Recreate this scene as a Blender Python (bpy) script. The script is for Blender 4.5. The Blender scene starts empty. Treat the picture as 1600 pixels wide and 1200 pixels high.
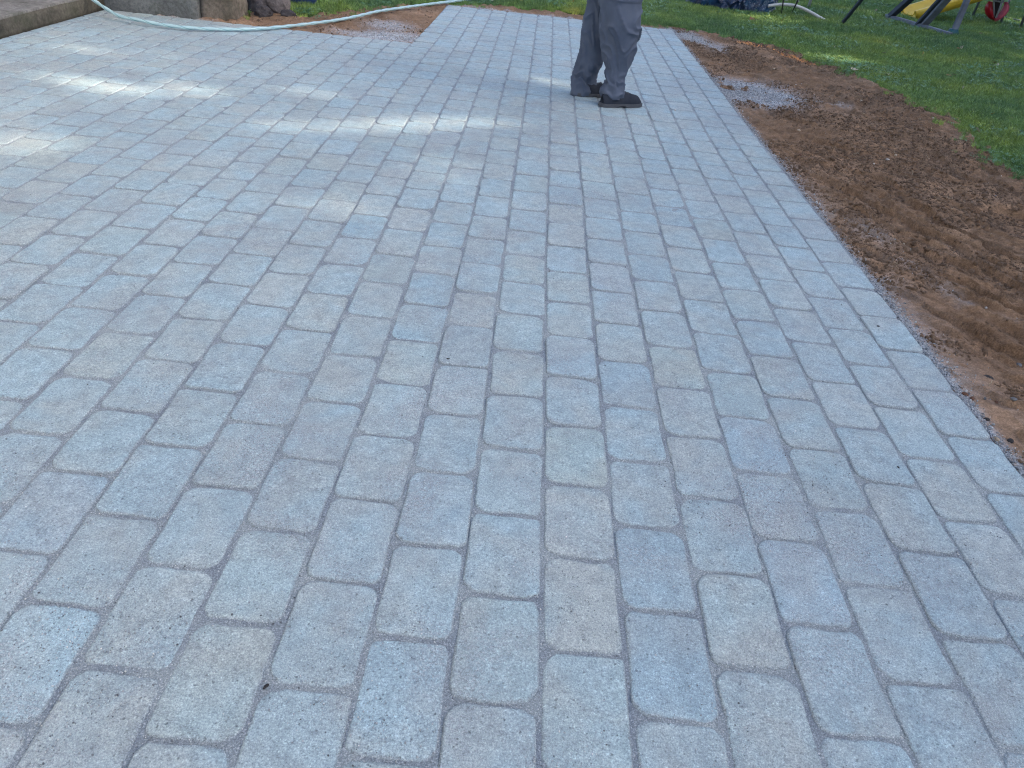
import bpy, bmesh, math, random
import numpy as np
from mathutils import Vector, Matrix, noise as mnoise
rng = np.random.default_rng(11); random.seed(11)
scn = bpy.context.scene
C = bpy.data.collections.new('scene'); scn.collection.children.link(C)

# ---------------------------------------------------------------- camera
S = 0.155                                   # width of one paver column with its joint, metres
FOC = 1139.5                                # focal length in pixels of a 1600 px wide picture
yaw, pit, rol = 0.016761, 0.603944, 0.113100
cy, sy, cp, sp = math.cos(yaw), math.sin(yaw), math.cos(pit), math.sin(pit)
F = np.array([sy*cp, cy*cp, -sp]); R0 = np.array([cy, -sy, 0.]); U0 = np.cross(R0, F)
R = math.cos(rol)*R0+math.sin(rol)*U0; U = -math.sin(rol)*R0+math.cos(rol)*U0
CAM = np.array([-0.77153*S, 0, 7.2994*S])
cam = bpy.data.cameras.new('camera'); camo = bpy.data.objects.new('camera', cam); C.objects.link(camo)
cam.sensor_fit = 'HORIZONTAL'; cam.sensor_width = 36; cam.lens = FOC/1600*36
cam.clip_start = 0.05; cam.clip_end = 500
M = Matrix(((R[0], U[0], -F[0], CAM[0]), (R[1], U[1], -F[1], CAM[1]), (R[2], U[2], -F[2], CAM[2]), (0, 0, 0, 1)))
camo.matrix_world = M; scn.camera = camo

# ---------------------------------------------------------------- light
SUN_ELEV, SUN_AZ = math.radians(27), math.radians(-14)      # azimuth from +X towards +Y
SUN_STRENGTH, SKY_STRENGTH, EXPOSURE = 3.0, 0.15, 1.80
w = bpy.data.worlds.new('World'); scn.world = w; w.use_nodes = True
nt = w.node_tree; nt.nodes.clear()
sky = nt.nodes.new('ShaderNodeTexSky'); sky.sky_type = 'NISHITA'; sky.sun_disc = False
sky.sun_elevation = SUN_ELEV; sky.sun_rotation = math.pi/2-SUN_AZ
sky.air_density = .8; sky.dust_density = 4.0; sky.ozone_density = 1.0
bg = nt.nodes.new('ShaderNodeBackground'); bg.inputs[1].default_value = SKY_STRENGTH
wo = nt.nodes.new('ShaderNodeOutputWorld')
nt.links.new(sky.outputs[0], bg.inputs[0]); nt.links.new(bg.outputs[0], wo.inputs[0])
TOSUN = np.array([math.cos(SUN_ELEV)*math.cos(SUN_AZ), math.cos(SUN_ELEV)*math.sin(SUN_AZ), math.sin(SUN_ELEV)])
sl = bpy.data.lights.new('sun', 'SUN'); sl.energy = SUN_STRENGTH; sl.angle = math.radians(0.55); sl.color = (1, .86, .68)
so = bpy.data.objects.new('sun', sl); C.objects.link(so); so.location = (8, -2, 8)
so.rotation_euler = Vector(TOSUN).to_track_quat('Z', 'Y').to_euler()
scn.view_settings.view_transform = 'Standard'; scn.view_settings.look = 'None'
scn.view_settings.exposure = EXPOSURE; scn.view_settings.gamma = 1
scn.cycles.pixel_filter_type = 'BLACKMAN_HARRIS'; scn.cycles.filter_width = 1.15
scn.cycles.use_denoising = True; scn.cycles.denoising_prefilter = 'NONE'; scn.cycles.use_adaptive_sampling = False
scn.cycles.max_bounces = 5; scn.cycles.diffuse_bounces = 3

# ---------------------------------------------------------------- helpers
def G(u, v, z=0.0):                          # a pixel of the 1600x1200 photograph to its point on the ground
    d = F+R*(u-800)/FOC-U*(v-600)/FOC
    return CAM+d*((z-CAM[2])/d[2])
def VX(u, v, X):
    d = F+R*(u-800)/FOC-U*(v-600)/FOC
    return CAM+d*((X-CAM[0])/d[0])
def VY(u, v, Y):
    d = F+R*(u-800)/FOC-U*(v-600)/FOC
    return CAM+d*((Y-CAM[1])/d[1])
def proj(P):
    d = np.asarray(P, float)-CAM; z = d@F
    return 800+FOC*(d@R)/z, 600-FOC*(d@U)/z, z

def link(name, me, parent=None, mat=None):
    o = bpy.data.objects.new(name, me); C.objects.link(o)
    if mat is not None and me is not None and not me.materials: me.materials.append(mat)
    if parent is not None: o.parent = parent
    return o
def tag(o, label=None, cat=None, group=None, kind=None):
    for k, v in (('label', label), ('category', cat), ('group', group), ('kind', kind)):
        if v: o[k] = v
    return o
def thing(name, label, cat, loc=(0, 0, 0), rz=0, group=None):
    o = bpy.data.objects.new(name, None); C.objects.link(o); o.location = loc; o.rotation_euler = (0, 0, rz)
    o.empty_display_size = .1
    return tag(o, label, cat, group)
def mesh(name, v, f, smooth=False):
    me = bpy.data.meshes.new(name); me.from_pydata([tuple(map(float, a)) for a in v], [], f); me.update()
    if smooth: me.shade_smooth()
    return me
def from_bm(name, bm, smooth=False):
    me = bpy.data.meshes.new(name); bm.to_mesh(me); bm.free()
    if smooth: me.shade_smooth()
    return me
def rel(parent, *pts):                       # world points into a thing's own frame (no rotation)
    l = np.array(parent.location)
    return [np.asarray(p, float)-l for p in pts]

def tube_data(path, rad, n=10, twist=0.0, lobe=0.0, caps=True):
    path = [np.asarray(p, float) for p in path]; V, Fc = [], []
    m = len(path); rads = rad if hasattr(rad, '__len__') else [rad]*m
    up = np.array([0, 0, 1.]); prev = None
    for i, p in enumerate(path):
        t = path[min(i+1, m-1)]-path[max(i-1, 0)]; t = t/np.linalg.norm(t)
        if prev is None:
            a = np.cross(t, up)
            if np.linalg.norm(a) < .1: a = np.cross(t, [1, 0, 0])
        else: a = prev-t*(prev@t)
        a /= np.linalg.norm(a); b = np.cross(t, a); prev = a
        for k in range(n):
            th = 2*math.pi*k/n
            r = rads[i]*(1+lobe*math.cos(2*(th-twist*i)))
            V.append(p+r*(math.cos(th)*a+math.sin(th)*b))
    for i in range(m-1):
        for k in range(n):
            k2 = (k+1) % n
            Fc.append((i*n+k, i*n+k2, (i+1)*n+k2, (i+1)*n+k))
    if caps:
        Fc.append(tuple(range(n-1, -1, -1))); Fc.append(tuple((m-1)*n+k for k in range(n)))
    return V, Fc
def tube(name, path, rad, mat, parent=None, n=10, smooth=True, **k):
    if parent is not None: path = rel(parent, *path)
    V, Fc = tube_data(path, rad, n, **k)
    return link(name, mesh(name, V, Fc, smooth), parent, mat)
def beam(name, a, b, wx, wy, mat, parent=None, bev=.006, ref=(0, 0, 1)):
    a = np.asarray(a, float); b = np.asarray(b, float)
    if parent is not None: a, b = rel(parent, a, b)
    t = b-a; L = np.linalg.norm(t); t /= L
    r = np.asarray(ref, float)
    if abs(t@r) > .9: r = np.array([0, 1., 0])
    s = np.cross(t, r); s /= np.linalg.norm(s); q = np.cross(s, t)
    bm = bmesh.new(); bmesh.ops.create_cube(bm, size=1)
    bmesh.ops.scale(bm, vec=(wx, wy, L), verts=bm.verts)
    bmesh.ops.bevel(bm, geom=bm.edges[:], offset=bev, segments=2, affect='EDGES')
    mid = (a+b)/2
    for v in bm.verts:
        c = v.co; v.co = Vector(mid+s*c.x+q*c.y+t*c.z)
    return link(name, from_bm(name, bm), parent, mat)

def vnoise(x, y, seed=0):                    # vectorised value noise 0..1
    xi = np.floor(x).astype(np.int64); yi = np.floor(y).astype(np.int64)
    fx = x-xi; fy = y-yi; fx = fx*fx*fx*(fx*(fx*6-15)+10); fy = fy*fy*fy*(fy*(fy*6-15)+10)
    def h(a, b):
        n = (a*374761393+b*668265263+seed*1442695041) & 0xffffffff
        n = ((n ^ (n >> 13))*1274126177) & 0xffffffff
        return ((n ^ (n >> 16)) & 0xffff)/65535.
    return (h(xi, yi)*(1-fx)+h(xi+1, yi)*fx)*(1-fy)+(h(xi, yi+1)*(1-fx)+h(xi+1, yi+1)*fx)*fy
def fbm(x, y, oct=4, seed=0, gain=.5):
    s = 0; a = 1; t = 0
    for i in range(oct):
        s = s+a*vnoise(x*2**i+7.3*i, y*2**i-3.1*i, seed+i); t += a; a *= gain
    return s/t

# ---------------------------------------------------------------- material helpers
class NT:
    def __init__(s, name):
        s.m = bpy.data.materials.new(name); s.m.use_nodes = True; s.t = s.m.node_tree
        s.b = s.t.nodes['Principled BSDF']
    def n(s, typ, **k):
        nd = s.t.nodes.new(typ)
        for a, v in k.items(): setattr(nd, a, v)
        return nd
    def l(s, a, b): s.t.links.new(a, b)
    def val(s, node, **k):
        for a, v in k.items(): node.inputs[a.replace('_', ' ')].default_value = v
        return node
    def noise(s, vec, scale, detail=4, rough=.55, dist=0, w=None):
        nd = s.n('ShaderNodeTexNoise'); nd.inputs['Scale'].default_value = scale
        nd.inputs['Detail'].default_value = detail; nd.inputs['Roughness'].default_value = rough
        nd.inputs['Distortion'].default_value = dist
        if w is not None: nd.noise_dimensions = '4D'; s.l(w, nd.inputs['W'])
        if vec is not None: s.l(vec, nd.inputs['Vector'])
        return nd.outputs[0]
    def ramp(s, fac, stops, interp='LINEAR'):
        nd = s.n('ShaderNodeValToRGB'); nd.color_ramp.interpolation = interp
        e = nd.color_ramp.elements
        while len(e) < len(stops): e.new(.5)
        for q, (p, c) in zip(e, stops): q.position = p; q.color = (*c, 1) if len(c) == 3 else c
        s.l(fac, nd.inputs[0]); return nd.outputs[0]
    def mix(s, fac, a, b, mode='MIX'):
        nd = s.n('ShaderNodeMix', data_type='RGBA', blend_type=mode)
        for i, x in ((0, fac), (6, a), (7, b)):
            if hasattr(x, 'links') or hasattr(x, 'is_linked'): s.l(x, nd.inputs[i])
            else: nd.inputs[i].default_value = x if i == 0 else ((*x, 1) if len(x) == 3 else x)
        return nd.outputs[2]
    def math(s, op, a, b=0.0, clamp=False):
        nd = s.n('ShaderNodeMath', operation=op); nd.use_clamp = clamp
        for i, x in enumerate((a, b)):
            if hasattr(x, 'is_linked'): s.l(x, nd.inputs[i])
            else: nd.inputs[i].default_value = x
        return nd.outputs[0]
    def bump(s, h, strength, dist, normal=None):
        nd = s.n('ShaderNodeBump'); nd.inputs['Strength'].default_value = strength; nd.inputs['Distance'].default_value = dist
        s.l(h, nd.inputs['Height'])
        if normal is not None: s.l(normal, nd.inputs['Normal'])
        return nd.outputs[0]
    def pos(s): return s.n('ShaderNodeNewGeometry').outputs['Position']
    def obj(s): return s.n('ShaderNodeTexCoord').outputs['Object']
    def done(s, col=None, rough=None, nrm=None, spec=None, metal=None):
        for k, v in (('Base Color', col), ('Roughness', rough), ('Normal', nrm), ('Specular IOR Level', spec), ('Metallic', metal)):
            if v is None: continue
            if hasattr(v, 'is_linked'): s.l(v, s.b.inputs[k])
            else: s.b.inputs[k].default_value = (*v, 1) if hasattr(v, '__len__') else v
        return s.m
def simple(name, col, rough=.6, var=.25, scale=12, bump=.2, bdist=.002, metal=0, spec=.4, bscale=None):
    k = NT(name); p = k.obj(); n = k.noise(p, scale, 5, .6)
    lo = tuple(c*(1-var) for c in col); hi = tuple(min(1, c*(1+var)) for c in col)
    c = k.ramp(n, [(.3, lo), (.7, hi)])
    h = k.noise(p, bscale or scale*8, 4, .6)
    return k.done(c, rough, k.bump(h, bump, bdist), spec, metal)

def paver_mat(src):
    k = NT('paver_concrete_'+src); p = k.pos()
    if src == 'part':
        oi = k.n('ShaderNodeObjectInfo'); col = oi.outputs['Color']; wv = k.math('MULTIPLY', oi.outputs['Random'], 60.)
    else:
        at = k.n('ShaderNodeAttribute', attribute_name='tint'); col = at.outputs['Color']; wv = k.math('MULTIPLY', at.outputs['Alpha'], 60.)
    cloud = k.noise(p, 6, 3, .55, .5, wv)                 # soft mottling inside one stone
    c = k.mix(k.ramp(cloud, [(.40, (0,)*3), (.60, (1,)*3)]), k.mix(1., col, (1.00, .975, .955), 'MULTIPLY'), k.mix(1., col, (.95, 1.03, 1.07), 'MULTIPLY'))
    blot = k.noise(p, 30, 5, .7, .4, wv)
    c = k.mix(.7, c, k.mix(1., c, k.ramp(blot, [(.32, (.72, .73, .75)), (.68, (1.27, 1.26, 1.25))]), 'MULTIPLY'))
    g1 = k.noise(p, 170, 3, .8); grain = k.noise(p, 360, 2, .8)
    c = k.mix(.72, c, k.mix(1., c, k.ramp(g1, [(.30, (.45, .46, .50)), (.44, (.90, .90, .91)), (.58, (1.08, 1.08, 1.07)), (.72, (1.65, 1.65, 1.60))]), 'MULTIPLY'))
    c = k.mix(.8, c, k.mix(1., c, k.ramp(grain, [(.30, (.45, .46, .50)), (.45, (.92, .92, .92)), (.60, (1.12, 1.12, 1.12)), (.74, (1.9, 1.9, 1.85))]), 'MULTIPLY'))
    pit = k.n('ShaderNodeTexVoronoi'); pit.inputs['Scale'].default_value = 75; k.l(p, pit.inputs['Vector'])
    pm = k.ramp(k.math('ADD', pit.outputs['Distance'], k.math('MULTIPLY', k.noise(p, 60, 3, .7), .75)), [(.40, (1,)*3), (.50, (0,)*3)])
    c = k.mix(k.math('MULTIPLY', pm, .42), c, (.07, .08, .10))
    # swept joint dust lying in drifts over some stones
    dm = k.ramp(k.noise(p, 2.6, 5, .6, .6), [(.48, (0,)*3), (.64, (1,)*3)])
    dg = k.ramp(k.noise(p, 420, 2, .7), [(.40, (.10, .11, .125)), (.52, (.26, .28, .31)), (.66, (.62, .64, .66))])
    c = k.mix(k.math('MULTIPLY', dm, k.ramp(k.noise(p, 150, 3, .8), [(.42, (0,)*3), (.58, (.75,)*3)])), c, dg)
    st = k.noise(p, 1.3, 4, .6, .5); c = k.mix(1., c, k.ramp(st, [(.32, (.90, .90, .91)), (.68, (1.09, 1.09, 1.08))]), 'MULTIPLY')
    rim = k.n('ShaderNodeAttribute', attribute_name='rim').outputs['Fac']
    rm = k.ramp(k.math('ADD', rim, k.math('MULTIPLY', k.math('SUBTRACT', k.noise(p, 38, 4, .75), .5), 1.7)), [(.42, (0,)*3), (.85, (.9,)*3)])
    c = k.mix(rm, c, k.ramp(grain, [(.26, (.07, .082, .092)), (.42, (.20, .24, .265)), (.56, (.28, .33, .36)), (.72, (.62, .66, .68))]))
    h = k.math('ADD', k.math('MULTIPLY', k.math('ADD', g1, grain), .5), k.math('ADD', k.math('MULTIPLY', k.noise(p, 70, 4, .7), 1.1), k.math('MULTIPLY', pm, -1.2)))
    n = k.bump(h, .75, .0030)
    n = k.bump(k.noise(p, 16, 4, .6), .35, .008, n)
    return k.done(c, .80, n, .35)
M_PAV, M_PAVF = paver_mat('part'), paver_mat('field')

def sand_mat():
    k = NT('joint_sand'); p = k.pos()
    g = k.noise(p, 330, 3, .8)
    c = k.ramp(g, [(.24, (.05, .055, .06)), (.36, (.170, .204, .228)), (.54, (.268, .318, .348)), (.70, (.62, .66, .68))])
    b = k.noise(p, 9, 3, .6); c = k.mix(1., c, k.ramp(b, [(.35, (.80, .80, .84)), (.65, (1.12, 1.10, 1.06))]), 'MULTIPLY')
    return k.done(c, .95, k.bump(g, .9, .003), .2)
M_SAND = sand_mat()
def dirt_mat():
    k = NT('bare_soil'); p = k.pos()
    a = k.noise(p, 1.6, 5, .6, .5); c = k.ramp(a, [(.32, (.196, .127, .082)), (.5, (.222, .146, .095)), (.68, (.262, .176, .117))])
    tn = k.n('ShaderNodeAttribute', attribute_name='tone').outputs['Fac']
    c = k.mix(1., c, k.ramp(tn, [(0, (.85, .84, .82)), (.5, (1.0, .98, .95)), (1, (1.18, 1.18, 1.18))]), 'MULTIPLY')
    b = k.noise(p, 30, 6, .75); c = k.mix(1., c, k.ramp(b, [(.3, (.68, .68, .68)), (.7, (1.30, 1.30, 1.30))]), 'MULTIPLY')
    g = k.noise(p, 190, 3, .75); c = k.mix(.7, c, k.mix(1., c, k.ramp(g, [(.3, (.5,)*3), (.5, (1,)*3), (.72, (1.7, 1.7, 1.75))]), 'MULTIPLY'))
    cl = k.n('ShaderNodeAttribute', attribute_name='clay').outputs['Fac']; c = k.mix(k.math('MULTIPLY', cl, k.ramp(k.noise(p, 20, 4, .7), [(.3, (.2,)*3), (.5, (1,)*3)])), c, (.62, .27, .10))
    at = k.n('ShaderNodeAttribute', attribute_name='grit')        # grey stone dust spread beside the paving
    gm = k.math('MULTIPLY', at.outputs['Fac'], k.ramp(k.noise(p, 34, 5, .8), [(.36, (0,)*3), (.52, (1,)*3)]))
    gc = k.ramp(k.noise(p, 240, 3, .8), [(.28, (.15, .17, .195)), (.44, (.36, .40, .44)), (.66, (.68, .72, .76))])
    c = k.mix(gm, c, gc)
    h = k.math('ADD', k.noise(p, 60, 6, .75), k.math('MULTIPLY', g, .5))
    mp = k.n('ShaderNodeMapping'); mp.inputs['Rotation'].default_value = (0, 0, math.radians(66)); mp.inputs['Scale'].default_value = (5, 24, 24); k.l(p, mp.inputs['Vector'])
    drag = k.noise(mp.outputs[0], 1.0, 5, .62, .8)
    rough_ = k.ramp(k.noise(p, 4.5, 4, .65), [(.42, (.12,)*3), (.60, (.7,)*3)])
    n = k.bump(drag, .35, .02)
    n2 = k.n('ShaderNodeBump'); k.l(n, n2.inputs['Normal']); k.l(h, n2.inputs['Height']); k.l(rough_, n2.inputs['Strength']); n2.inputs['Distance'].default_value = .016
    c = k.mix(1., c, k.ramp(drag, [(.38, (.86, .85, .84)), (.52, (1, 1, 1)), (.66, (1.10, 1.10, 1.10))]), 'MULTIPLY')
    return k.done(c, .95, n2.outputs[0], .15)
M_DIRT = dirt_mat()
def soil_green():
    k = NT('lawn_soil'); p = k.pos()
    a = k.noise(p, 3, 5, .6); c = k.ramp(a, [(.3, (.030, .058, .018)), (.7, (.060, .095, .028))])
    return k.done(c, .95, k.bump(k.noise(p, 60, 5, .7), .8, .02), .1)
M_LAWN = soil_green()
def blade_mat(name='grass_blade'):
    k = NT(name); p = k.pos(); oi = k.n('ShaderNodeObjectInfo')
    a = k.noise(p, .9, 4, .6, .4); c = k.ramp(a, [(.34, (.14, .29, .10)), (.48, (.20, .36, .095)), (.62, (.28, .42, .090)), (.72, (.44, .48, .11))])
    c = k.mix(1., c, k.ramp(oi.outputs['Random'], [(0, (.62, .66, .72)), (.5, (1, 1, 1)), (.9, (1.35, 1.25, 1.2)), (1, (1.8, 1.5, 1.3))]), 'MULTIPLY')
    at = k.n('ShaderNodeAttribute', attribute_name='tip'); c = k.mix(at.outputs['Fac'], k.mix(1., c, (.60, .60, .60), 'MULTIPLY'), c)
    k.b.inputs['Subsurface Weight'].default_value = 0
    return k.done(c, .48, None, .5)
M_BLADE = blade_mat()
def stone_mat(name, stops, rough=.8):
    k = NT(name); oi = k.n('ShaderNodeObjectInfo'); p = k.obj()
    c = k.ramp(oi.outputs['Random'], stops)
    c = k.mix(1., c, k.ramp(k.noise(p, 2.2, 4, .7), [(.3, (.7,)*3), (.7, (1.25,)*3)]), 'MULTIPLY')
    return k.done(c, rough, k.bump(k.noise(p, 5, 4, .7), .5, .1), .4)
M_GRIT = stone_mat('crushed_stone', [(0, (.10, .11, .125)), (.25, (.27, .30, .33)), (.75, (.43, .47, .51)), (.96, (.60, .62, .63)), (1, (.85, .85, .85))], .7)
M_CLOD = stone_mat('soil_clod', [(0, (.12, .080, .053)), (.6, (.185, .124, .083)), (1, (.26, .18, .125))], .95)

# ---------------------------------------------------------------- ground shape
BOUND = np.array([(-2.62, 6.62), (-2.40, 6.86), (-2.17, 6.80), (-2.01, 6.98), (-1.80, 7.45), (-1.53, 7.96), (-1.09, 8.46), (-.76, 8.58), (-.09, 8.77), (.33, 8.75),
    (1.14, 8.54), (1.35, 8.60), (1.64, 8.27), (1.88, 8.16), (2.18, 7.78), (2.35, 7.29), (2.48, 6.95), (2.67, 6.55), (2.77, 5.99), (2.74, 5.35), (2.69, 4.95),
    (2.62, 4.46), (2.64, 4.08), (2.74, 3.5), (2.9, 2.2), (3.0, 0), (3.1, -3), (-4.4, -3), (-4.4, 6.62)])
def sdist(x, y, P=BOUND):                    # signed distance to the bare-ground outline, negative inside
    x = np.asarray(x, float); y = np.asarray(y, float)
    d = np.full(x.shape, 1e9); ins = np.zeros(x.shape, bool); n = len(P)
    for i in range(n):
        ax, ay = P[i]; bx, by = P[(i+1) % n]; ex, ey = bx-ax, by-ay
        t = np.clip(((x-ax)*ex+(y-ay)*ey)/(ex*ex+ey*ey), 0, 1)
        d = np.minimum(d, np.hypot(x-ax-t*ex, y-ay-t*ey))
        c = ((ay > y) != (by > y)) & (x < ex*(y-ay)/(ey if abs(ey) > 1e-12 else 1e-12)+ax)
        ins ^= c
    return np.where(ins, -d, d)
def jit(x, y):                               # ragged lawn edge
    return sdist(x, y)+(fbm(x*3.1, y*3.1, 4, 5)-.5)*.20+(fbm(x*11, y*11, 3, 6)-.5)*.16
def sm(a, b, x):
    t = np.clip((x-a)/(b-a), 0, 1); return t*t*(3-2*t)

RIGHT_EDGE, FAR_EDGE, NEAR_EDGE, LEFT_EDGE = 8*S, 8.345, 6.175, -3.5
def grid_mesh(name, x0, x1, y0, y1, st, zf, mat, keep=None, attr=None):
    xs = np.arange(x0, x1+st/2, st); ys = np.arange(y0, y1+st/2, st)
    X, Y = np.meshgrid(xs, ys); Z = zf(X, Y); nx, ny = len(xs), len(ys)
    V = np.stack([X, Y, Z], -1).reshape(-1, 3)
    I = np.arange(nx*ny).reshape(ny, nx)
    Q = np.stack([I[:-1, :-1], I[:-1, 1:], I[1:, 1:], I[1:, :-1]], -1).reshape(-1, 4)
    if keep is not None:
        kk = keep(X, Y).reshape(-1); Q = Q[kk[Q].any(1)]
    me = bpy.data.meshes.new(name); me.vertices.add(len(V)); me.vertices.foreach_set('co', V.ravel())
    me.loops.add(Q.size); me.loops.foreach_set('vertex_index', Q.ravel().astype(np.int32))
    me.polygons.add(len(Q)); me.polygons.foreach_set('loop_start', np.arange(0, Q.size, 4, dtype=np.int32))
    me.update(calc_edges=True); me.validate()
    me.shade_smooth()
    if attr is not None:
        a = me.attributes.new('grit', 'FLOAT', 'POINT'); a.data.foreach_set('value', attr(X, Y).ravel().astype(np.float32))
        X_, Y_ = X, Y; sdv = sdist(X_, Y_); cv = np.exp(-((sdv+.12)/.035)**2)*((Y_ > 7.0) & (Y_ < 8.0) & (X_ > 1.5)); a = me.attributes.new('clay', 'FLOAT', 'POINT'); a.data.foreach_set('value', cv.ravel().astype(np.float32))
        a = me.attributes.new('tone', 'FLOAT', 'POINT'); a.data.foreach_set('value', dirt_tone(X, Y).ravel().astype(np.float32))
    return link(name, me, None, mat)

def grit_amount(X, Y):
    e = np.abs(X-RIGHT_EDGE)
    g = np.exp(-(e/.032)**2)*1.0*(Y < FAR_EDGE+.2)
    g += .28*np.exp(-(e/.11)**2)*sm(.48, .60, fbm(X*6, Y*2.0, 3, 21))*(Y < 4.2)
    def blob(cx, cy, rx, ry, a=0.):
        dx = (X-cx)*math.cos(a)+(Y-cy)*math.sin(a); dy = -(X-cx)*math.sin(a)+(Y-cy)*math.cos(a)
        return np.exp(-((dx/rx)**2+(dy/ry)**2)**1.5)
    g += 1.3*blob(1.48, 5.74, .32, .42, .3)*sm(.22, .40, fbm(X*7, Y*7, 3, 24))+.55*blob(1.88, 5.62, .28, .10, -.3)*sm(.4, .6, fbm(X*8, Y*8, 3, 23))+.9*blob(1.40, 8.02, .12, .38, .25)+.6*blob(1.55, 7.5, .10, .25)
    g += 1.1*blob(-1.34, 6.36, .38, .20, .1)+.7*blob(-1.40, 6.85, .2, .25, .6)+.5*blob(0., FAR_EDGE+.05, 1.4, .06)
    g += .7*blob(-2.9, 6.2, .25, .05)
    g += .22*blob(1.50, 2.6, .05, .45, .30)*sm(.45, .6, fbm(X*9, Y*9, 2, 22))+.25*blob(1.42, 3.1, .05, .18, .3)
    return np.clip(g, 0, 1)
def dirt_tone(X, Y):
    ang = math.radians(-66); u = X*math.cos(ang)+Y*math.sin(ang); v = -X*math.sin(ang)+Y*math.cos(ang)
    wv = v+(fbm(u*1.3, v*1.3, 3, 40)-.5)*.55; near = sm(4.5, 3.3, Y)
    loose = sm(.42, .60, fbm(u*2.0+3, wv*4.0, 3, 49))*near+(1-near)*sm(.30, .52, fbm(X*2.2, Y*2.2, 3, 48))
    return np.clip(.85-.60*loose+.8*(fbm(X*3, Y*3, 4, 50)-.5), 0, 1)
def dirt_z(X, Y):
    dE = X-RIGHT_EDGE
    # rake and shovel drag marks run towards the viewer and a little to the right
    ang = math.radians(-66); u = X*math.cos(ang)+Y*math.sin(ang); v = -X*math.sin(ang)+Y*math.cos(ang)
    wv = v+(fbm(u*1.3, v*1.3, 3, 40)-.5)*.55
    near = sm(4.5, 3.3, Y)
    r0 = fbm(u*.9, wv*5.0, 2, 40); big = sm(.38, .50, r0)-sm(.54, .72, r0)
    r1 = fbm(u*1.8, wv*10.5, 2, 41); fur = sm(.44, .48, r1)-sm(.50, .66, r1)*.85      # steep on one side, easy on the other
    r2 = fbm(u*3.2+9, wv*22, 2, 43); fur2 = sm(.46, .50, r2)-sm(.50, .68, r2)*.85
    pits = sm(.56, .70, fbm(u*3.2, wv*6.5, 2, 47))
    loose = sm(.42, .60, fbm(u*2.0+3, wv*4.0, 3, 49))*near+(1-near)*sm(.30, .52, fbm(X*2.2, Y*2.2, 3, 48))
    clod = fbm(X*30, Y*30, 4, 44, .48)-.5
    mid = fbm(X*6.0, Y*6.0, 4, 46)-.5
    z = .020*mid+.030*clod*(.12+.88*loose)
    z = z+near*(.010*big+.032*fur+.010*fur2-.014*pits)+(1-near)*(.012*big+.016*fur+.010*fur2-.014*pits)
    rise = .028*sm(.12, .9, dE)*(X > 0)
    gr = grit_amount(X, Y)
    z = z*(1-.75*gr)*(.35+.65*sm(.0, .25, np.abs(dE)+.0*X)*(X > 1)+.4*(X <= 1))+rise
    z = z-.012
    inside = (X > LEFT_EDGE) & (X < RIGHT_EDGE) & (Y < FAR_EDGE) & ~((X < -7*S) & (Y > NEAR_EDGE))
    z = np.where(inside, -.045, np.minimum(z, .10))
    sd = jit(X, Y)
    z = z-.05*sm(.02, .16, sd)
    return z
dirt0 = grid_mesh('bare_soil', RIGHT_EDGE-.03, 2.90, 1.3, 4.5, .0052, dirt_z, M_DIRT, attr=grit_amount); tag(dirt0, kind='structure')
dirt = grid_mesh('bare_soil', RIGHT_EDGE-.03, 3.35, 4.495, 9.1, .0095, dirt_z, M_DIRT, attr=grit_amount)
tag(dirt, kind='structure')
dirt2 = grid_mesh('bare_soil', -3.1, RIGHT_EDGE-.03, NEAR_EDGE-.03, 9.1, .02, dirt_z, M_DIRT,
                  keep=lambda X, Y: ~((X > -7*S+.05) & (Y < FAR_EDGE-.05)), attr=grit_amount)
tag(dirt2, kind='structure')
def lawn_z(X, Y):
    sd = jit(X, Y)
    return -.085+.085*sm(-.10, .03, sd)+.03*(fbm(X*1.1, Y*1.1, 3, 60)-.5)*sm(.1, .8, sd)-.006
lawn = grid_mesh('lawn_ground', -5.2, 14, -3.5, 22, .07, lawn_z, M_LAWN, keep=lambda X, Y: sdist(X, Y) > -.5)
tag(lawn, kind='structure')
bm = bmesh.new(); bmesh.ops.create_grid(bm, x_segments=2, y_segments=2, size=220)
gr = link('ground', from_bm('ground', bm), None, M_LAWN); gr.location = (0, 0, -.11); tag(gr, kind='structure')

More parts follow.
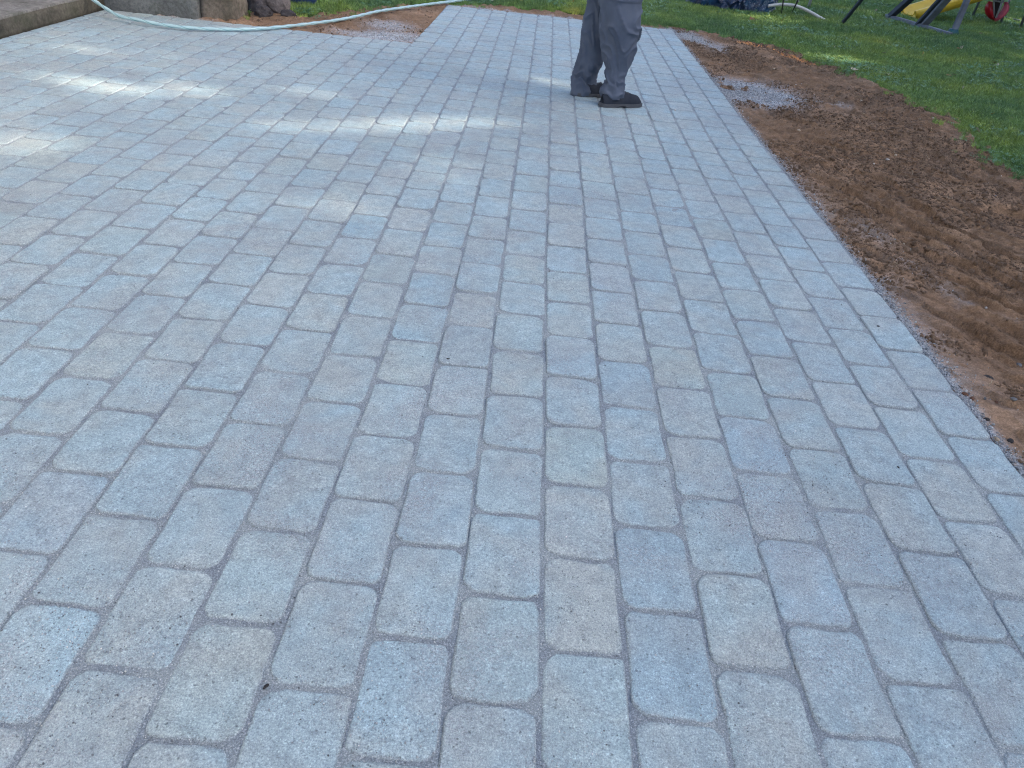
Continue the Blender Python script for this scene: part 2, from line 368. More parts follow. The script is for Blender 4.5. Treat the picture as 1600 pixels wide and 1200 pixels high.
# ---------------------------------------------------------------- the paving
DEV = [[0.0006,0.0006,0.0006,0.0006,0.0006,0.0006,0.0006,0.0006,0.0006,0.0006],[0.0006,0.0006,0.0006,0.0006,0.0006,0.0006,0.0006,0.0006,0.0006,0.0006],[0.0006,0.0006,0.0006,0.0006,0.0006,0.0006,0.0006,0.0006,0.0006,0.0006],[0.0006,0.0006,0.0006,0.0006,0.0005,0.0005,0.0006,0.0006,0.0006,0.0006],[0.0006,0.0006,0.0006,0.0004,0.0003,0.0003,0.0004,0.0005,0.0006,0.0006],[0.0006,0.0006,0.0004,0.0,-0.0004,-0.0005,-0.0002,0.0002,0.0005,0.0006],[0.0006,0.0006,0.0001,-0.0008,-0.0016,-0.002,-0.0017,-0.0006,0.0002,0.0006],[0.0006,0.0005,-0.0003,-0.0014,-0.0023,-0.0031,-0.0033,-0.0023,-0.0006,0.0005],[0.0006,0.0005,-0.0004,-0.0015,-0.0025,-0.0034,-0.0041,-0.004,-0.0021,0.0003],[0.0007,0.0006,-0.0003,-0.0013,-0.0024,-0.0034,-0.0043,-0.0048,-0.0037,0.0003],[0.0007,0.0007,-0.0001,-0.0011,-0.0022,-0.0032,-0.0042,-0.0051,-0.0044,0.0005],[0.0007,0.0008,0.0001,-0.0009,-0.0019,-0.0029,-0.0039,-0.0051,-0.0045,0.001],[0.0006,0.0009,0.0002,-0.0007,-0.0017,-0.0028,-0.0037,-0.005,-0.0041,0.0016],[0.0005,0.0009,0.0004,-0.0001,-0.0031,-0.0097,-0.0097,-0.0049,-0.0035,0.0022],[0.0004,0.001,0.0011,0.0003,-0.0029,-0.0093,-0.0123,-0.0052,-0.0026,0.0029],[0.0003,0.001,0.0018,0.0014,-0.0005,-0.0011,-0.0019,-0.0039,-0.0021,0.0038],[0.0003,0.0012,0.0016,0.0014,-0.0028,-0.0054,-0.0044,-0.0168,-0.02,0.0095],[0.0002,0.0001,0.0018,0.0003,-0.0025,-0.0052,-0.0053,-0.0227,-0.0205,0.0096],[-0.0039,-0.0018,0.002,0.0014,-0.0008,0.0005,0.0004,-0.0118,-0.0053,0.0093],[-0.004,0.0006,0.0029,0.0023,-0.0008,-0.0016,-0.0003,-0.0003,0.0125,0.0132],[0.0024,0.0016,0.0006,0.0022,0.0014,-0.0036,-0.0074,-0.0068,0.0077,0.008],[0.001,-0.0009,0.0001,0.0026,-0.0002,-0.0017,-0.0013,-0.0009,0.0034,0.0033],[0.0021,0.0009,0.0011,0.0018,-0.0,-0.0007,-0.0017,-0.0016,0.0049,0.005],[-0.0037,-0.0043,-0.0024,-0.0004,-0.0041,-0.0064,-0.0094,-0.0044,0.0051,0.009],[0.0007,0.0003,-0.0005,-0.0015,-0.0044,-0.0049,-0.0035,-0.0005,0.004,0.0109],[-0.0006,0.0007,-0.0014,-0.0029,-0.0058,-0.0073,-0.0041,-0.0035,0.0058,0.0117],[0.0007,0.0008,0.001,-0.0023,-0.004,-0.0072,-0.0033,-0.0,0.0047,0.0138],[-0.0008,0.0013,0.0015,-0.0007,-0.0024,-0.0027,0.0029,0.0064,0.0059,0.014],[0.0034,0.0041,0.0004,-0.001,0.0027,0.0013,-0.0018,-0.0016,0.0034,0.0109],[0.0045,0.0022,-0.0002,0.0022,0.0035,0.0012,0.0018,0.0009,0.0097,0.0252],[0.003,0.0021,0.0021,-0.0019,0.0008,0.0051,0.0053,0.0033,0.0233,0.0253],[0.0017,0.0016,-0.0004,-0.0023,-0.0005,0.001,-0.0018,-0.0036,0.0154,0.0165],[0.0017,0.0007,-0.0026,-0.0058,-0.0069,-0.0003,-0.0003,-0.0062,0.0121,0.0151]]
DYS = np.array([3, 4.5, 6.5, 9, 12, 16, 21, 28, 37, 52])*S
def col_x(k, y):
    return k*S+float(np.interp(y, DYS, DEV[k+24]))
LM = 1.4375*S
def row_y(k, j):                              # the running bond: every second column shifted by half a stone
    return (0.699+(LM/2 if k % 2 == 0 else 0))+(j-6)*LM - 0.0
def row_ph(k):
    return (.645 if k % 2 == 0 else .135)+float(np.interp(k, [-20, -10, 0, 3, 6, 7], [-.03, -.04, 0, .02, .075, .10]))
patio = thing('patio', 'grey blue concrete paver patio laid in running bond across the yard', 'patio')
patio['kind'] = 'structure'; del patio['category']
PAL = [(.330, .400, .445), (.352, .405, .430), (.378, .400, .402), (.365, .402, .392), (.340, .415, .462), (.290, .350, .400), (.385, .425, .440), (.372, .385, .392)]
PW = [.26, .22, .12, .12, .13, .05, .06, .04]
SPECIAL = {(1050, 1045): (.245, .295, .365), (1030, 890): (.265, .31, .375), (700, 690): (.27, .31, .36), (1257, 912): (.33, .40, .49), (985, 598): (.29, .34, .41),
    (910, 982): (.39, .385, .375), (1160, 980): (.385, .385, .375), (722, 543): (.28, .33, .39), (735, 480): (.41, .385, .37), (670, 452): (.29, .38, .46),
    (598, 420): (.27, .33, .36), (1060, 575): (.39, .40, .37), (890, 560): (.36, .43, .50), (100, 1000): (.36, .43, .49), (590, 355): (.27, .38, .47),
    (1075, 405): (.46, .44, .42), (350, 1040): (.38, .385, .37), (690, 780): (.31, .38, .46), (120, 795): (.30, .34, .42), (900, 710): (.37, .40, .38),
    (655, 510): (.33, .42, .49), (640, 345): (.44, .42, .42), (905, 395): (.36, .42, .48), (955, 435): (.38, .43, .50), (1180, 690): (.33, .40, .49)}
SP = [(G(u, v)[:2], c) for (u, v), c in SPECIAL.items()]
stones = []
for k in range(-24, 8):
    yend = NEAR_EDGE if k < -7 else FAR_EDGE
    j = -2
    ph = row_ph(k)
    while True:
        y0 = (j+ph)*LM; y1 = y0+LM; j += 1
        if y0 > yend-.06: break
        if y1 > yend: y1 = yend
        elif yend-y1 < .07: y1 = yend
        ym = (y0+y1)/2; xa0, xb0 = col_x(k, y0), col_x(k+1, y0); xa1, xb1 = col_x(k, y1), col_x(k+1, y1)
        if xb0 < LEFT_EDGE+.03: continue
        if xa0 < LEFT_EDGE+.012: xa0 = xa1 = LEFT_EDGE+.006
        pr = [proj((x, y, 0)) for x in (xa0, xb0) for y in (y0, y1)]
        area = abs((pr[3][0]-pr[0][0])*(pr[1][1]-pr[2][1])) if min(q[2] for q in pr) > .1 else 0
        on = [q for q in pr if q[2] > .1 and -60 < q[0] < 1660 and -60 < q[1] < 1260]
        q4 = [pr[0], pr[2], pr[3], pr[1]]
        ar = 0
        if min(q[2] for q in pr) > .1:
            for a in range(4): ar += q4[a][0]*q4[(a+1) % 4][1]-q4[(a+1) % 4][0]*q4[a][1]
        near = all(q[2] > .1 for q in pr) and any(-10 < q[0] < 1610 and -10 < q[1] < 1210 for q in pr)
        if not on and (ym < -.1 or abs(k) > 14): continue
        stones.append(dict(k=k, x=(xa0, xb0, xa1, xb1), y=(y0, y1), area=abs(ar)/2 if near else 0))
stones.sort(key=lambda s: -s['area'])

def outline(wd, ln, seg, r4, jt, rg):
    """rounded rectangle, each corner with its own radius, edges slightly uneven"""
    pts = []; hx, hy = wd/2, ln/2
    cs = [(1, 1, 0), (-1, 1, 90), (-1, -1, 180), (1, -1, 270)]
    for (sx, sy_, a0), r in zip(cs, r4):
        for i in range(seg+1):
            a = math.radians(a0+90*i/seg)
            pts.append((sx*(hx-r)+r*math.cos(a)*1.0, sy_*(hy-r)+r*math.sin(a)))
        # a mid-edge point towards the next corner
        nx_, ny_, _ = cs[(cs.index((sx, sy_, a0))+1) % 4]
        for t in (.33, .67):
            pts.append((sx*(hx-r)*(1-t)+nx_*(hx-r)*t if sy_ == ny_ else sx*hx, sy_*hy if sy_ == ny_ else sy_*(hy-r)*(1-t)+ny_*(hy-r)*t))
    n = len(pts); out = []
    ph = [rg.uniform(0, 6.28) for _ in range(3)]
    for i, (x, y) in enumerate(pts):
        a = 2*math.pi*i/n
        d = jt*(math.sin(2*a+ph[0])*.7+math.sin(5*a+ph[1])*.5+math.sin(9*a+ph[2])*.35)+rg.uniform(-jt, jt)*.5
        L_ = math.hypot(x, y); out.append((x+d*x/L_, y+d*y/L_))
    return out
def stone_geo(wd, ln, seg, rg):
    r4 = [min(.45*wd, rg.choice([rg.uniform(.015, .026), rg.uniform(.022, .038), rg.uniform(.024, .036)])) for _ in range(4)]
    o = outline(wd, ln, seg, r4, .0018 if seg >= 4 else .0013, rg)
    if seg >= 4 and rg.random() < .6:                  # a chipped arris
        c0 = rg.randrange(len(o)); dep = rg.uniform(.002, .005)
        for q, f_ in ((-1, .5), (0, 1), (1, .6)):
            x, y = o[(c0+q) % len(o)]; L_ = math.hypot(x, y); o[(c0+q) % len(o)] = (x*(1-dep*f_/L_), y*(1-dep*f_/L_))
    n = len(o)
    rings = [(-.040, 0), (-.0056, 0), (-.0022, .0016), (-.0004, .0050), (.0002, .0090), (.0003, .0120)] if seg >= 4 else [(-.030, 0), (-.0045, .0), (-.0002, .0045), (0., .0075)]
    V = []
    for z, ins in rings:
        for (x, y) in o:
            L_ = math.hypot(x, y); V.append((x*(1-ins/L_*1.15), y*(1-ins/L_*1.15), z+(rg.uniform(-.0005, .0005) if z > -.02 else 0)))
    Fc = []
    for r in range(len(rings)-1):
        for i in range(n):
            i2 = (i+1) % n; Fc.append((r*n+i, r*n+i2, (r+1)*n+i2, (r+1)*n+i))
    V.append((0, 0, .0006)); c = len(V)-1; RIM = [[1, 1, .85, .45, .18, 0] if seg >= 4 else [1, 1, 0, 0]][0]; rimv = [RIM[r] for r in range(len(rings)) for _ in o]+[0]
    b = (len(rings)-1)*n
    for i in range(n): Fc.append((b+i, b+(i+1) % n, c))
    return V, Fc, rimv
rg = random.Random(5)
W0, L0 = S-.0056, LM-.0056
lib = []
for i in range(48):
    V, Fc, rv = stone_geo(W0, L0, 5, rg); lib.append(mesh('paver', V, Fc, True)); ra = lib[-1].attributes.new('rim', 'FLOAT', 'POINT'); ra.data.foreach_set('value', np.array(rv, np.float32)); lib[-1].materials.append(M_PAV)
MEAN = (.336, .408, .430)
def soft(c, k_): return [m+(x-n-.0)*k_ for x, m, n in zip(c, MEAN, (.350, .404, .432))]
def tint(s):
    mx, my = (s['x'][0]+s['x'][1])/2, (s['y'][0]+s['y'][1])/2
    for p, c in SP:
        if abs(mx-p[0]) < S*.5 and abs(my-p[1]) < LM*.5: return (*soft((c[0]*.98, c[1]*1.03, c[2]*1.02), .34), rg.random())
    a, b = rg.choices(PAL, PW)[0], rg.choices(PAL, PW)[0]; t = rg.random()*.5; v = rg.gauss(1, .035)
    return (*soft([(x*(1-t)+y*t)*v for x, y in zip(a, b)], .34), rg.random())
big = stones[:300]; rest = stones[300:]
for s in big:
    o = bpy.data.objects.new('paver', rg.choice(lib)); C.objects.link(o); o.parent = patio
    y0, y1 = s['y']; xa = (s['x'][0]+s['x'][2])/2; xb = (s['x'][1]+s['x'][3])/2
    o.location = ((xa+xb)/2+rg.gauss(0, .0008), (y0+y1)/2+rg.gauss(0, .0012), rg.gauss(0, .0010))
    lean = math.atan2((s['x'][2]+s['x'][3]-s['x'][0]-s['x'][1])/2, y1-y0)
    o.rotation_euler = (rg.gauss(0, .0040), rg.gauss(0, .0050), -lean+rg.gauss(0, .004)+(math.pi if rg.random() < .5 else 0))
    o.scale = ((xb-xa-.0056+rg.gauss(0, .0010))/W0, (y1-y0-.0056+rg.gauss(0, .0012))/L0, 1)
    o.color = tint(s)
V, Fc, T, RV = [], [], [], []
for s in rest:
    y0, y1 = s['y']; xa = (s['x'][0]+s['x'][2])/2; xb = (s['x'][1]+s['x'][3])/2
    v, f, rv = stone_geo(xb-xa-.0082, y1-y0-.0082, 2, rg); RV += rv; t = tint(s)
    a = -math.atan2((s['x'][2]+s['x'][3]-s['x'][0]-s['x'][1])/2, y1-y0)+rg.gauss(0, .004); ca, sa = math.cos(a), math.sin(a)
    cx, cyy = (xa+xb)/2, (y0+y1)/2; tx, ty, dz = rg.gauss(0, .003), rg.gauss(0, .0035), rg.gauss(0, .0006)
    b = len(V)
    for x, y, z in v: V.append((cx+x*ca-y*sa, cyy+x*sa+y*ca, z+dz+x*ty+y*tx))
    Fc += [tuple(b+i for i in q) for q in f]; T += [t]*len(v)
me = mesh('paver_field', V, Fc, True); ra = me.attributes.new('rim', 'FLOAT', 'POINT'); ra.data.foreach_set('value', np.array(RV, np.float32)); ca = me.attributes.new('tint', 'FLOAT_COLOR', 'POINT')
ca.data.foreach_set('color', np.array(T, np.float32).ravel())
pf = link('paver_field', me, patio, M_PAVF); pf['kind'] = 'stuff'
# joint sand: one sheet just under the stone faces, gently uneven
def sand_z(X, Y):
    return -.0038+.0032*(fbm(X*34, Y*34, 3, 70)-.5)+.0038*(fbm(X*7, Y*7, 3, 71)-.5)
def sand_sheet(x0, x1, y0, y1, st):
    o = grid_mesh('joint_sand', x0, x1, y0, y1, st, sand_z, M_SAND); o.parent = patio; o['kind'] = 'stuff'
sand_sheet(-2.6, RIGHT_EDGE-.006, -.3, 2.6, .012)
sand_sheet(LEFT_EDGE+.004, RIGHT_EDGE-.006, 2.6, NEAR_EDGE-.01, .03)
sand_sheet(-7*S+.005, RIGHT_EDGE-.006, NEAR_EDGE-.01, FAR_EDGE-.01, .03)

# ---------------------------------------------------------------- scattering (stuff nobody could count)
def scatter(name, pts, rots, scl, idx, sources, kind='stuff', parent=None):
    col = bpy.data.collections.new(name+'_pieces')
    for i, (me, m) in enumerate(sources):
        o = bpy.data.objects.new('%s_%02d' % (name, i), me)
        if not me.materials: me.materials.append(m)
        col.objects.link(o)
    me = bpy.data.meshes.new(name); me.vertices.add(len(pts)); me.vertices.foreach_set('co', np.asarray(pts, np.float32).ravel())
    a = me.attributes.new('rot', 'FLOAT_VECTOR', 'POINT'); a.data.foreach_set('vector', np.asarray(rots, np.float32).ravel())
    a = me.attributes.new('scl', 'FLOAT', 'POINT'); a.data.foreach_set('value', np.asarray(scl, np.float32))
    a = me.attributes.new('idx', 'INT', 'POINT'); a.data.foreach_set('value', np.asarray(idx, np.int32))
    o = link(name, me); o['kind'] = kind
    if parent is not None: o.parent = parent
    g = bpy.data.node_groups.new(name+'_scatter', 'GeometryNodeTree')
    g.interface.new_socket('Geometry', in_out='INPUT', socket_type='NodeSocketGeometry')
    g.interface.new_socket('Geometry', in_out='OUTPUT', socket_type='NodeSocketGeometry')
    N = g.nodes.new; gi = N('NodeGroupInput'); go = N('NodeGroupOutput'); ip = N('GeometryNodeInstanceOnPoints'); ci = N('GeometryNodeCollectionInfo')
    ci.inputs['Collection'].default_value = col; ci.inputs['Separate Children'].default_value = True; ci.inputs['Reset Children'].default_value = True
    mp = N('GeometryNodeMeshToPoints')
    def attr(nm, ty):
        n = N('GeometryNodeInputNamedAttribute'); n.data_type = ty; n.inputs['Name'].default_value = nm; return n.outputs['Attribute']
    e = N('FunctionNodeEulerToRotation')
    Lk = g.links.new
    Lk(gi.outputs[0], mp.inputs['Mesh']); Lk(mp.outputs[0], ip.inputs['Points']); Lk(ci.outputs[0], ip.inputs['Instance'])
    ip.inputs['Pick Instance'].default_value = True
    Lk(attr('idx', 'INT'), ip.inputs['Instance Index']); Lk(attr('rot', 'FLOAT_VECTOR'), e.inputs[0]); Lk(e.outputs[0], ip.inputs['Rotation'])
    Lk(attr('scl', 'FLOAT'), ip.inputs['Scale']); Lk(ip.outputs[0], go.inputs[0])
    md = o.modifiers.new('scatter', 'NODES'); md.node_group = g
    return o
def visible(P, pad=25):
    d = P-CAM; z = d@F; u = 800+FOC*(d@R)/z; v = 600-FOC*(d@U)/z
    return (z > .2) & (u > -pad) & (u < 1600+pad) & (v > -pad-20) & (v < 1200+pad)
def pebble_mesh(seed, sub=1, flat=.7, rough=.22):
    bm = bmesh.new(); bmesh.ops.create_icosphere(bm, subdivisions=sub, radius=1)
    r = random.Random(seed); off = Vector((r.uniform(0, 50), r.uniform(0, 50), 0))
    sx, sy_ = r.uniform(.75, 1.2), r.uniform(.7, 1.1)
    for v in bm.verts:
        c = v.co*(1+rough*2*(mnoise.noise(v.co*1.3+off)))
        v.co = Vector((c.x*sx, c.y*sy_, c.z*flat))
    return from_bm('stone', bm, sub > 1)
N_ = 60000
P = np.stack([rng.uniform(RIGHT_EDGE+.002, 3.1, N_), rng.uniform(1., 9., N_)], 1)
P = np.concatenate([P, np.stack([RIGHT_EDGE+np.abs(rng.normal(.012, .035, 26000)), rng.uniform(1.0, 8.4, 26000)], 1),
                    np.stack([rng.normal(1.5, .22, 16000), rng.normal(5.72, .24, 16000)], 1),
                    np.stack([rng.normal(1.42, .14, 7000), rng.normal(8.0, .30, 7000)], 1),
                    np.stack([rng.uniform(-3.0, -1.09, 26000), rng.uniform(6.17, 7.4, 26000)], 1), np.stack([rng.uniform(-1.1, 1.3, 4000), rng.uniform(8.35, 8.5, 4000)], 1)])
gv = grit_amount(P[:, 0], P[:, 1]); keepm = (rng.random(len(P)) < gv*.9+.004) & ((P[:, 0] > RIGHT_EDGE) | (P[:, 1] > NEAR_EDGE)) & ~((P[:, 0] > -7*S-.003) & (P[:, 0] < RIGHT_EDGE) & (P[:, 1] < FAR_EDGE))
P = P[keepm]; Z = dirt_z(P[:, 0], P[:, 1]); P3 = np.column_stack([P, Z+.001]); ok = visible(P3) & (Z > -.04); P3 = P3[ok]
n = len(P3); sc = np.clip(rng.lognormal(-6.25, .42, n), .0010, .006)
scatter('gravel', P3, rng.uniform(0, 6.28, (n, 3)), sc, rng.integers(0, 6, n), [(pebble_mesh(i, 1, .75, .3), M_GRIT) for i in range(6)])
# crumbs of soil
n = 150000; P = np.stack([rng.uniform(RIGHT_EDGE+.02, 3.1, n), 1+7.9*rng.random(n)**1.3], 1)
P = np.concatenate([P, np.stack([rng.uniform(-2.7, -1.0, 3500), rng.uniform(6.2, 8.6, 3500)], 1)])
dn = fbm(P[:, 0]*3, P[:, 1]*3, 3, 88); P = P[(dn > .36+.22*rng.random(len(P))) & (jit(P[:, 0], P[:, 1]) < .05)]
P = P[~((P[:, 0] > -7*S-.02) & (P[:, 0] < RIGHT_EDGE) & (P[:, 1] < FAR_EDGE+.02))]
P = P[grit_amount(P[:, 0], P[:, 1]) < .25+.5*rng.random(len(P))]
Z = dirt_z(P[:, 0], P[:, 1]); P3 = np.column_stack([P, Z]); P3 = P3[visible(P3) & (Z > -.04)]; n = len(P3)
scatter('soil_crumbs', P3, rng.uniform(0, 6.28, (n, 3)), np.clip(rng.lognormal(-5.8, .55, n), .0015, .014), rng.integers(0, 5, n), [(pebble_mesh(20+i, 2, .8, .42), M_CLOD) for i in range(5)])
# rootlets and straw pulled up with the soil
def root_mesh(seed):
    r = random.Random(seed); p = [np.zeros(3)]; a = 0
    for i in range(6): a += r.gauss(0, .5); p.append(p[-1]+np.array([math.cos(a), math.sin(a), r.gauss(.05, .25)])*.2)
    V, Fc = tube_data([q-p[3] for q in p], .035, 4); return mesh('rootlet', V, Fc)
M_ROOT = stone_mat('dry_root', [(0, (.12, .08, .05)), (.6, (.30, .22, .14)), (1, (.50, .42, .30))], .9)
n = 900; P = np.stack([rng.uniform(RIGHT_EDGE+.1, 2.9, n), 1.2+7*rng.random(n)], 1); P = P[fbm(P[:, 0]*2.5, P[:, 1]*2.5, 3, 99)+.12*rng.random(len(P)) > .55]
P3 = np.column_stack([P, dirt_z(P[:, 0], P[:, 1])+.004]); P3 = P3[visible(P3)]; n = len(P3)
scatter('rootlets', P3, np.column_stack([rng.normal(0, .3, n), rng.normal(0, .3, n), rng.uniform(0, 6.28, n)]), rng.uniform(.018, .045, n), rng.integers(0, 4, n), [(root_mesh(60+i), M_ROOT) for i in range(4)])
# loose grains in the joints and on the stones near the camera
n = 70000; u = rng.uniform(-20, 1620, n); v = 1220-rng.random(n)**.8*950
Q = np.array([G(a, b) for a, b in zip(u[:30000], v[:30000])]); Q = Q[(Q[:, 0] < RIGHT_EDGE-.01)]
kk = np.floor(Q[:, 0]/S); fx = Q[:, 0]/S-kk; edge = np.minimum(fx, 1-fx)*S
yp = (Q[:, 1]/LM-np.where(kk % 2 == 0, .645, .135)) % 1; ey = np.minimum(yp, 1-yp)*LM
inj = (edge < .006) | (ey < .006); Q[:, 2] = np.where(inj, -.0035, .0008)
dr = fbm(Q[:, 0]*4, Q[:, 1]*4, 3, 75); Q = Q[inj | (rng.random(len(Q)) < .06+.9*sm(.5, .7, dr))]; n = len(Q)
scatter('sand_grains', Q, rng.uniform(0, 6.28, (n, 3)), np.clip(rng.lognormal(-6.8, .35, n), .0006, .0022), rng.integers(0, 3, n), [(pebble_mesh(40+i, 1, .8, .3), M_GRIT) for i in range(3)])

# ---------------------------------------------------------------- lawn
def tuft(seed, nb, rad, h0, h1, wid, lean):
    r = random.Random(seed); V, Fc, A = [], [], []
    for _ in range(nb):
        a = r.uniform(0, 6.28); d = rad*math.sqrt(r.random()); x, y = d*math.cos(a), d*math.sin(a)
        h = r.uniform(h0, h1); la = r.uniform(0, 6.28); ll = r.uniform(.15, 1.0)*lean*h; wa = r.uniform(0, 3.14); w_ = wid*r.uniform(.7, 1.2)
        wx, wy = w_*math.cos(wa)/2, w_*math.sin(wa)/2; b = len(V); lx, ly = ll*math.cos(la), ll*math.sin(la)
        V += [(x-wx, y-wy, -.01), (x+wx, y+wy, -.01), (x+wx*.9+lx*.3, y+wy*.9+ly*.3, h*.6), (x-wx*.9+lx*.3, y-wy*.9+ly*.3, h*.6), (x+lx, y+ly, h*(1-.25*ll/h))]
        A += [1, 1, .35, .35, 0]; Fc += [(b, b+1, b+2, b+3), (b+3, b+2, b+4)]
    me = mesh('grass_tuft', V, Fc); a = me.attributes.new('tip', 'FLOAT', 'POINT'); a.data.foreach_set('value', np.array(A, np.float32)); return me
def clover(seed):
    r = random.Random(seed); V, Fc = [], []
    for _ in range(14):
        x, y, z = r.gauss(0, .03), r.gauss(0, .03), r.uniform(.012, .045); s = r.uniform(.007, .013); ta, tb = r.uniform(-.5, .5), r.uniform(-.5, .5); c0 = r.uniform(0, 6.28)
        for q in range(3):
            a = c0+q*2.094; b = len(V)
            for da, rr in ((0, 0), (-.5, .8), (0, 1.), (.5, .8)):
                px, py = rr*s*math.cos(a+da), rr*s*math.sin(a+da); V.append((x+px, y+py, z+px*ta+py*tb))
            Fc.append((b, b+1, b+2, b+3))
    return mesh('clover', V, Fc)
def leafmat():
    k = NT('clover_leaf'); oi = k.n('ShaderNodeObjectInfo')
    return k.done(k.ramp(oi.outputs['Random'], [(0, (.045, .15, .06)), (.6, (.075, .20, .085)), (1, (.15, .28, .14))]), .42, None, .5)
M_CLOV = leafmat()
src = [(tuft(i, 34, .045, .028, .060, .0042, .9), M_BLADE) for i in range(5)]+[(clover(i), M_CLOV) for i in range(2)]
def lawn_points():
    out = []
    for (x0, x1, y0, y1, dens) in ((2.3, 5., 3.2, 7.5, 950), (1.0, 6., 7.0, 11., 650), (5., 9., 5., 11., 420), (-2.8, 1.2, 6.3, 11.5, 620), (1., 12., 11., 19., 260)):
        n = int((x1-x0)*(y1-y0)*dens); out.append(np.column_stack([rng.uniform(x0, x1, n), rng.uniform(y0, y1, n)]))
    P = np.concatenate(out); sd = jit(P[:, 0], P[:, 1])
    P = P[(sd > rng.uniform(-.03, .05, len(P))) | ((sd > -.14) & (rng.random(len(P)) < .10))]; Z = np.maximum(lawn_z(P[:, 0], P[:, 1]), dirt_z(P[:, 0], P[:, 1])); P3 = np.column_stack([P, Z])
    P3 = P3[visible(P3, 60)]
    return P3[~((P3[:, 0] < -2.7) & (P3[:, 1] < 6.6))]
LP = lawn_points(); n = len(LP); far = sm(6, 14, LP[:, 1])
cl = fbm(LP[:, 0]*2.3, LP[:, 1]*2.3, 4, 91) > .585
idx = np.where(cl & (rng.random(n) < .33), rng.integers(5, 7, n), rng.integers(0, 5, n))
hv = .55+.9*fbm(LP[:, 0]*1.3, LP[:, 1]*1.3, 4, 92)
edge = sm(0, .25, jit(LP[:, 0], LP[:, 1]))
scatter('grass', LP, np.column_stack([rng.normal(0, .12, n), rng.normal(0, .12, n), rng.uniform(0, 6.28, n)]), hv*(.55+.45*edge)*(1+.5*far)*rng.uniform(.8, 1.2, n), idx, src)
print('STONES', len(stones), 'GRASS', n)
# ================================================================ concrete step, wall, things at the left
M_STEP = None
def old_concrete(name, base, dark, rough=.9):
    k = NT(name); p = k.pos(); a = k.noise(p, 3.2, 6, .65, .5)
    c = k.ramp(a, [(.32, dark), (.52, base), (.72, tuple(x*1.25 for x in base))])
    b = k.noise(p, 38, 5, .75); c = k.mix(1., c, k.ramp(b, [(.3, (.55,)*3), (.5, (1,)*3), (.75, (1.5, 1.48, 1.42))]), 'MULTIPLY')
    moss = k.ramp(k.noise(p, 5.5, 4, .7), [(.50, (0,)*3), (.66, (1,)*3)])
    c = k.mix(k.math('MULTIPLY', moss, .5), c, (.05, .06, .04))
    return k.done(c, rough, k.bump(k.noise(p, 55, 5, .8), .9, .008), .25)
M_SLAB = old_concrete('aged_concrete', (.20, .20, .20), (.12, .12, .115))
M_FACE = old_concrete('mossy_concrete', (.105, .10, .085), (.045, .045, .040))
M_WALL = old_concrete('grey_render', (.16, .175, .18), (.095, .105, .11))
M_PIER = old_concrete('brown_stone', (.19, .17, .145), (.10, .085, .07))
def rough_box(name, x0, x1, y0, y1, z0, z1, mat, parent=None, cut=.06, amp=.006, bev=.012, seed=0, fx=None):
    bm = bmesh.new(); nx, ny, nz = [max(1, int(round((b-a)/cut))) for a, b in ((x0, x1), (y0, y1), (z0, z1))]
    nx, ny, nz = min(nx, 60), min(ny, 60), min(nz, 30)
    def face(fn, a, b):
        vs = [[bm.verts.new(fn(i/a, j/b)) for j in range(b+1)] for i in range(a+1)]
        for i in range(a):
            for j in range(b): bm.faces.new((vs[i][j], vs[i+1][j], vs[i+1][j+1], vs[i][j+1]))
    X = lambda t: x0+(x1-x0)*t
    Y = lambda t: y0+(y1-y0)*t
    Zf = lambda t: z0+(z1-z0)*t
    face(lambda a, b: (X(a), Y(b), z1), nx, ny); face(lambda a, b: (X(b), Y(a), z0), ny, nx)
    face(lambda a, b: (X(a), y0, Zf(b)), nx, nz); face(lambda a, b: (X(1-a), y1, Zf(b)), nx, nz)
    face(lambda a, b: (x0, Y(1-a), Zf(b)), ny, nz); face(lambda a, b: (x1, Y(a), Zf(b)), ny, nz)
    bmesh.ops.remove_doubles(bm, verts=bm.verts, dist=1e-5)
    for v in bm.verts:
        n = Vector((v.co.x*9+seed, v.co.y*9, v.co.z*9)); d = mnoise.noise_vector(n)*amp+mnoise.noise_vector(n*3.1)*amp*.5
        v.co += d
    bmesh.ops.recalc_face_normals(bm, faces=bm.faces)
    if parent is not None:
        for v in bm.verts: v.co -= Vector(parent.location)
    return link(name, from_bm(name, bm, True), parent, mat)
st = thing('concrete_step', 'low aged concrete step with mossy dark front edge beside the pavers', 'step', (-4.3, 4.6, 0))
body = rough_box('step_body', -5.4, LEFT_EDGE-.004, -.6, 6.20, -.02, .098, M_FACE, st, .035, .007)
rough_box('step_top', -5.4, LEFT_EDGE-.010, -.6, 6.20, .088, .112, M_SLAB, st, .07, .003)
wl = thing('retaining_wall', 'grey green rendered wall with a brown stone end pier behind the patio', 'wall', (-3.6, 6.4, 0))
rough_box('wall_face', -5.4, -2.80, 6.235, 6.48, -.06, .95, M_WALL, wl, .05, .004)
rough_box('pier', -2.79, -2.53, 6.30, 6.62, -.06, 1.0, M_PIER, wl, .03, .012, seed=4)
rough_box('coping', -5.42, -2.50, 6.21, 6.64, 1.003, 1.06, M_SLAB, wl, .06, .004, seed=8)

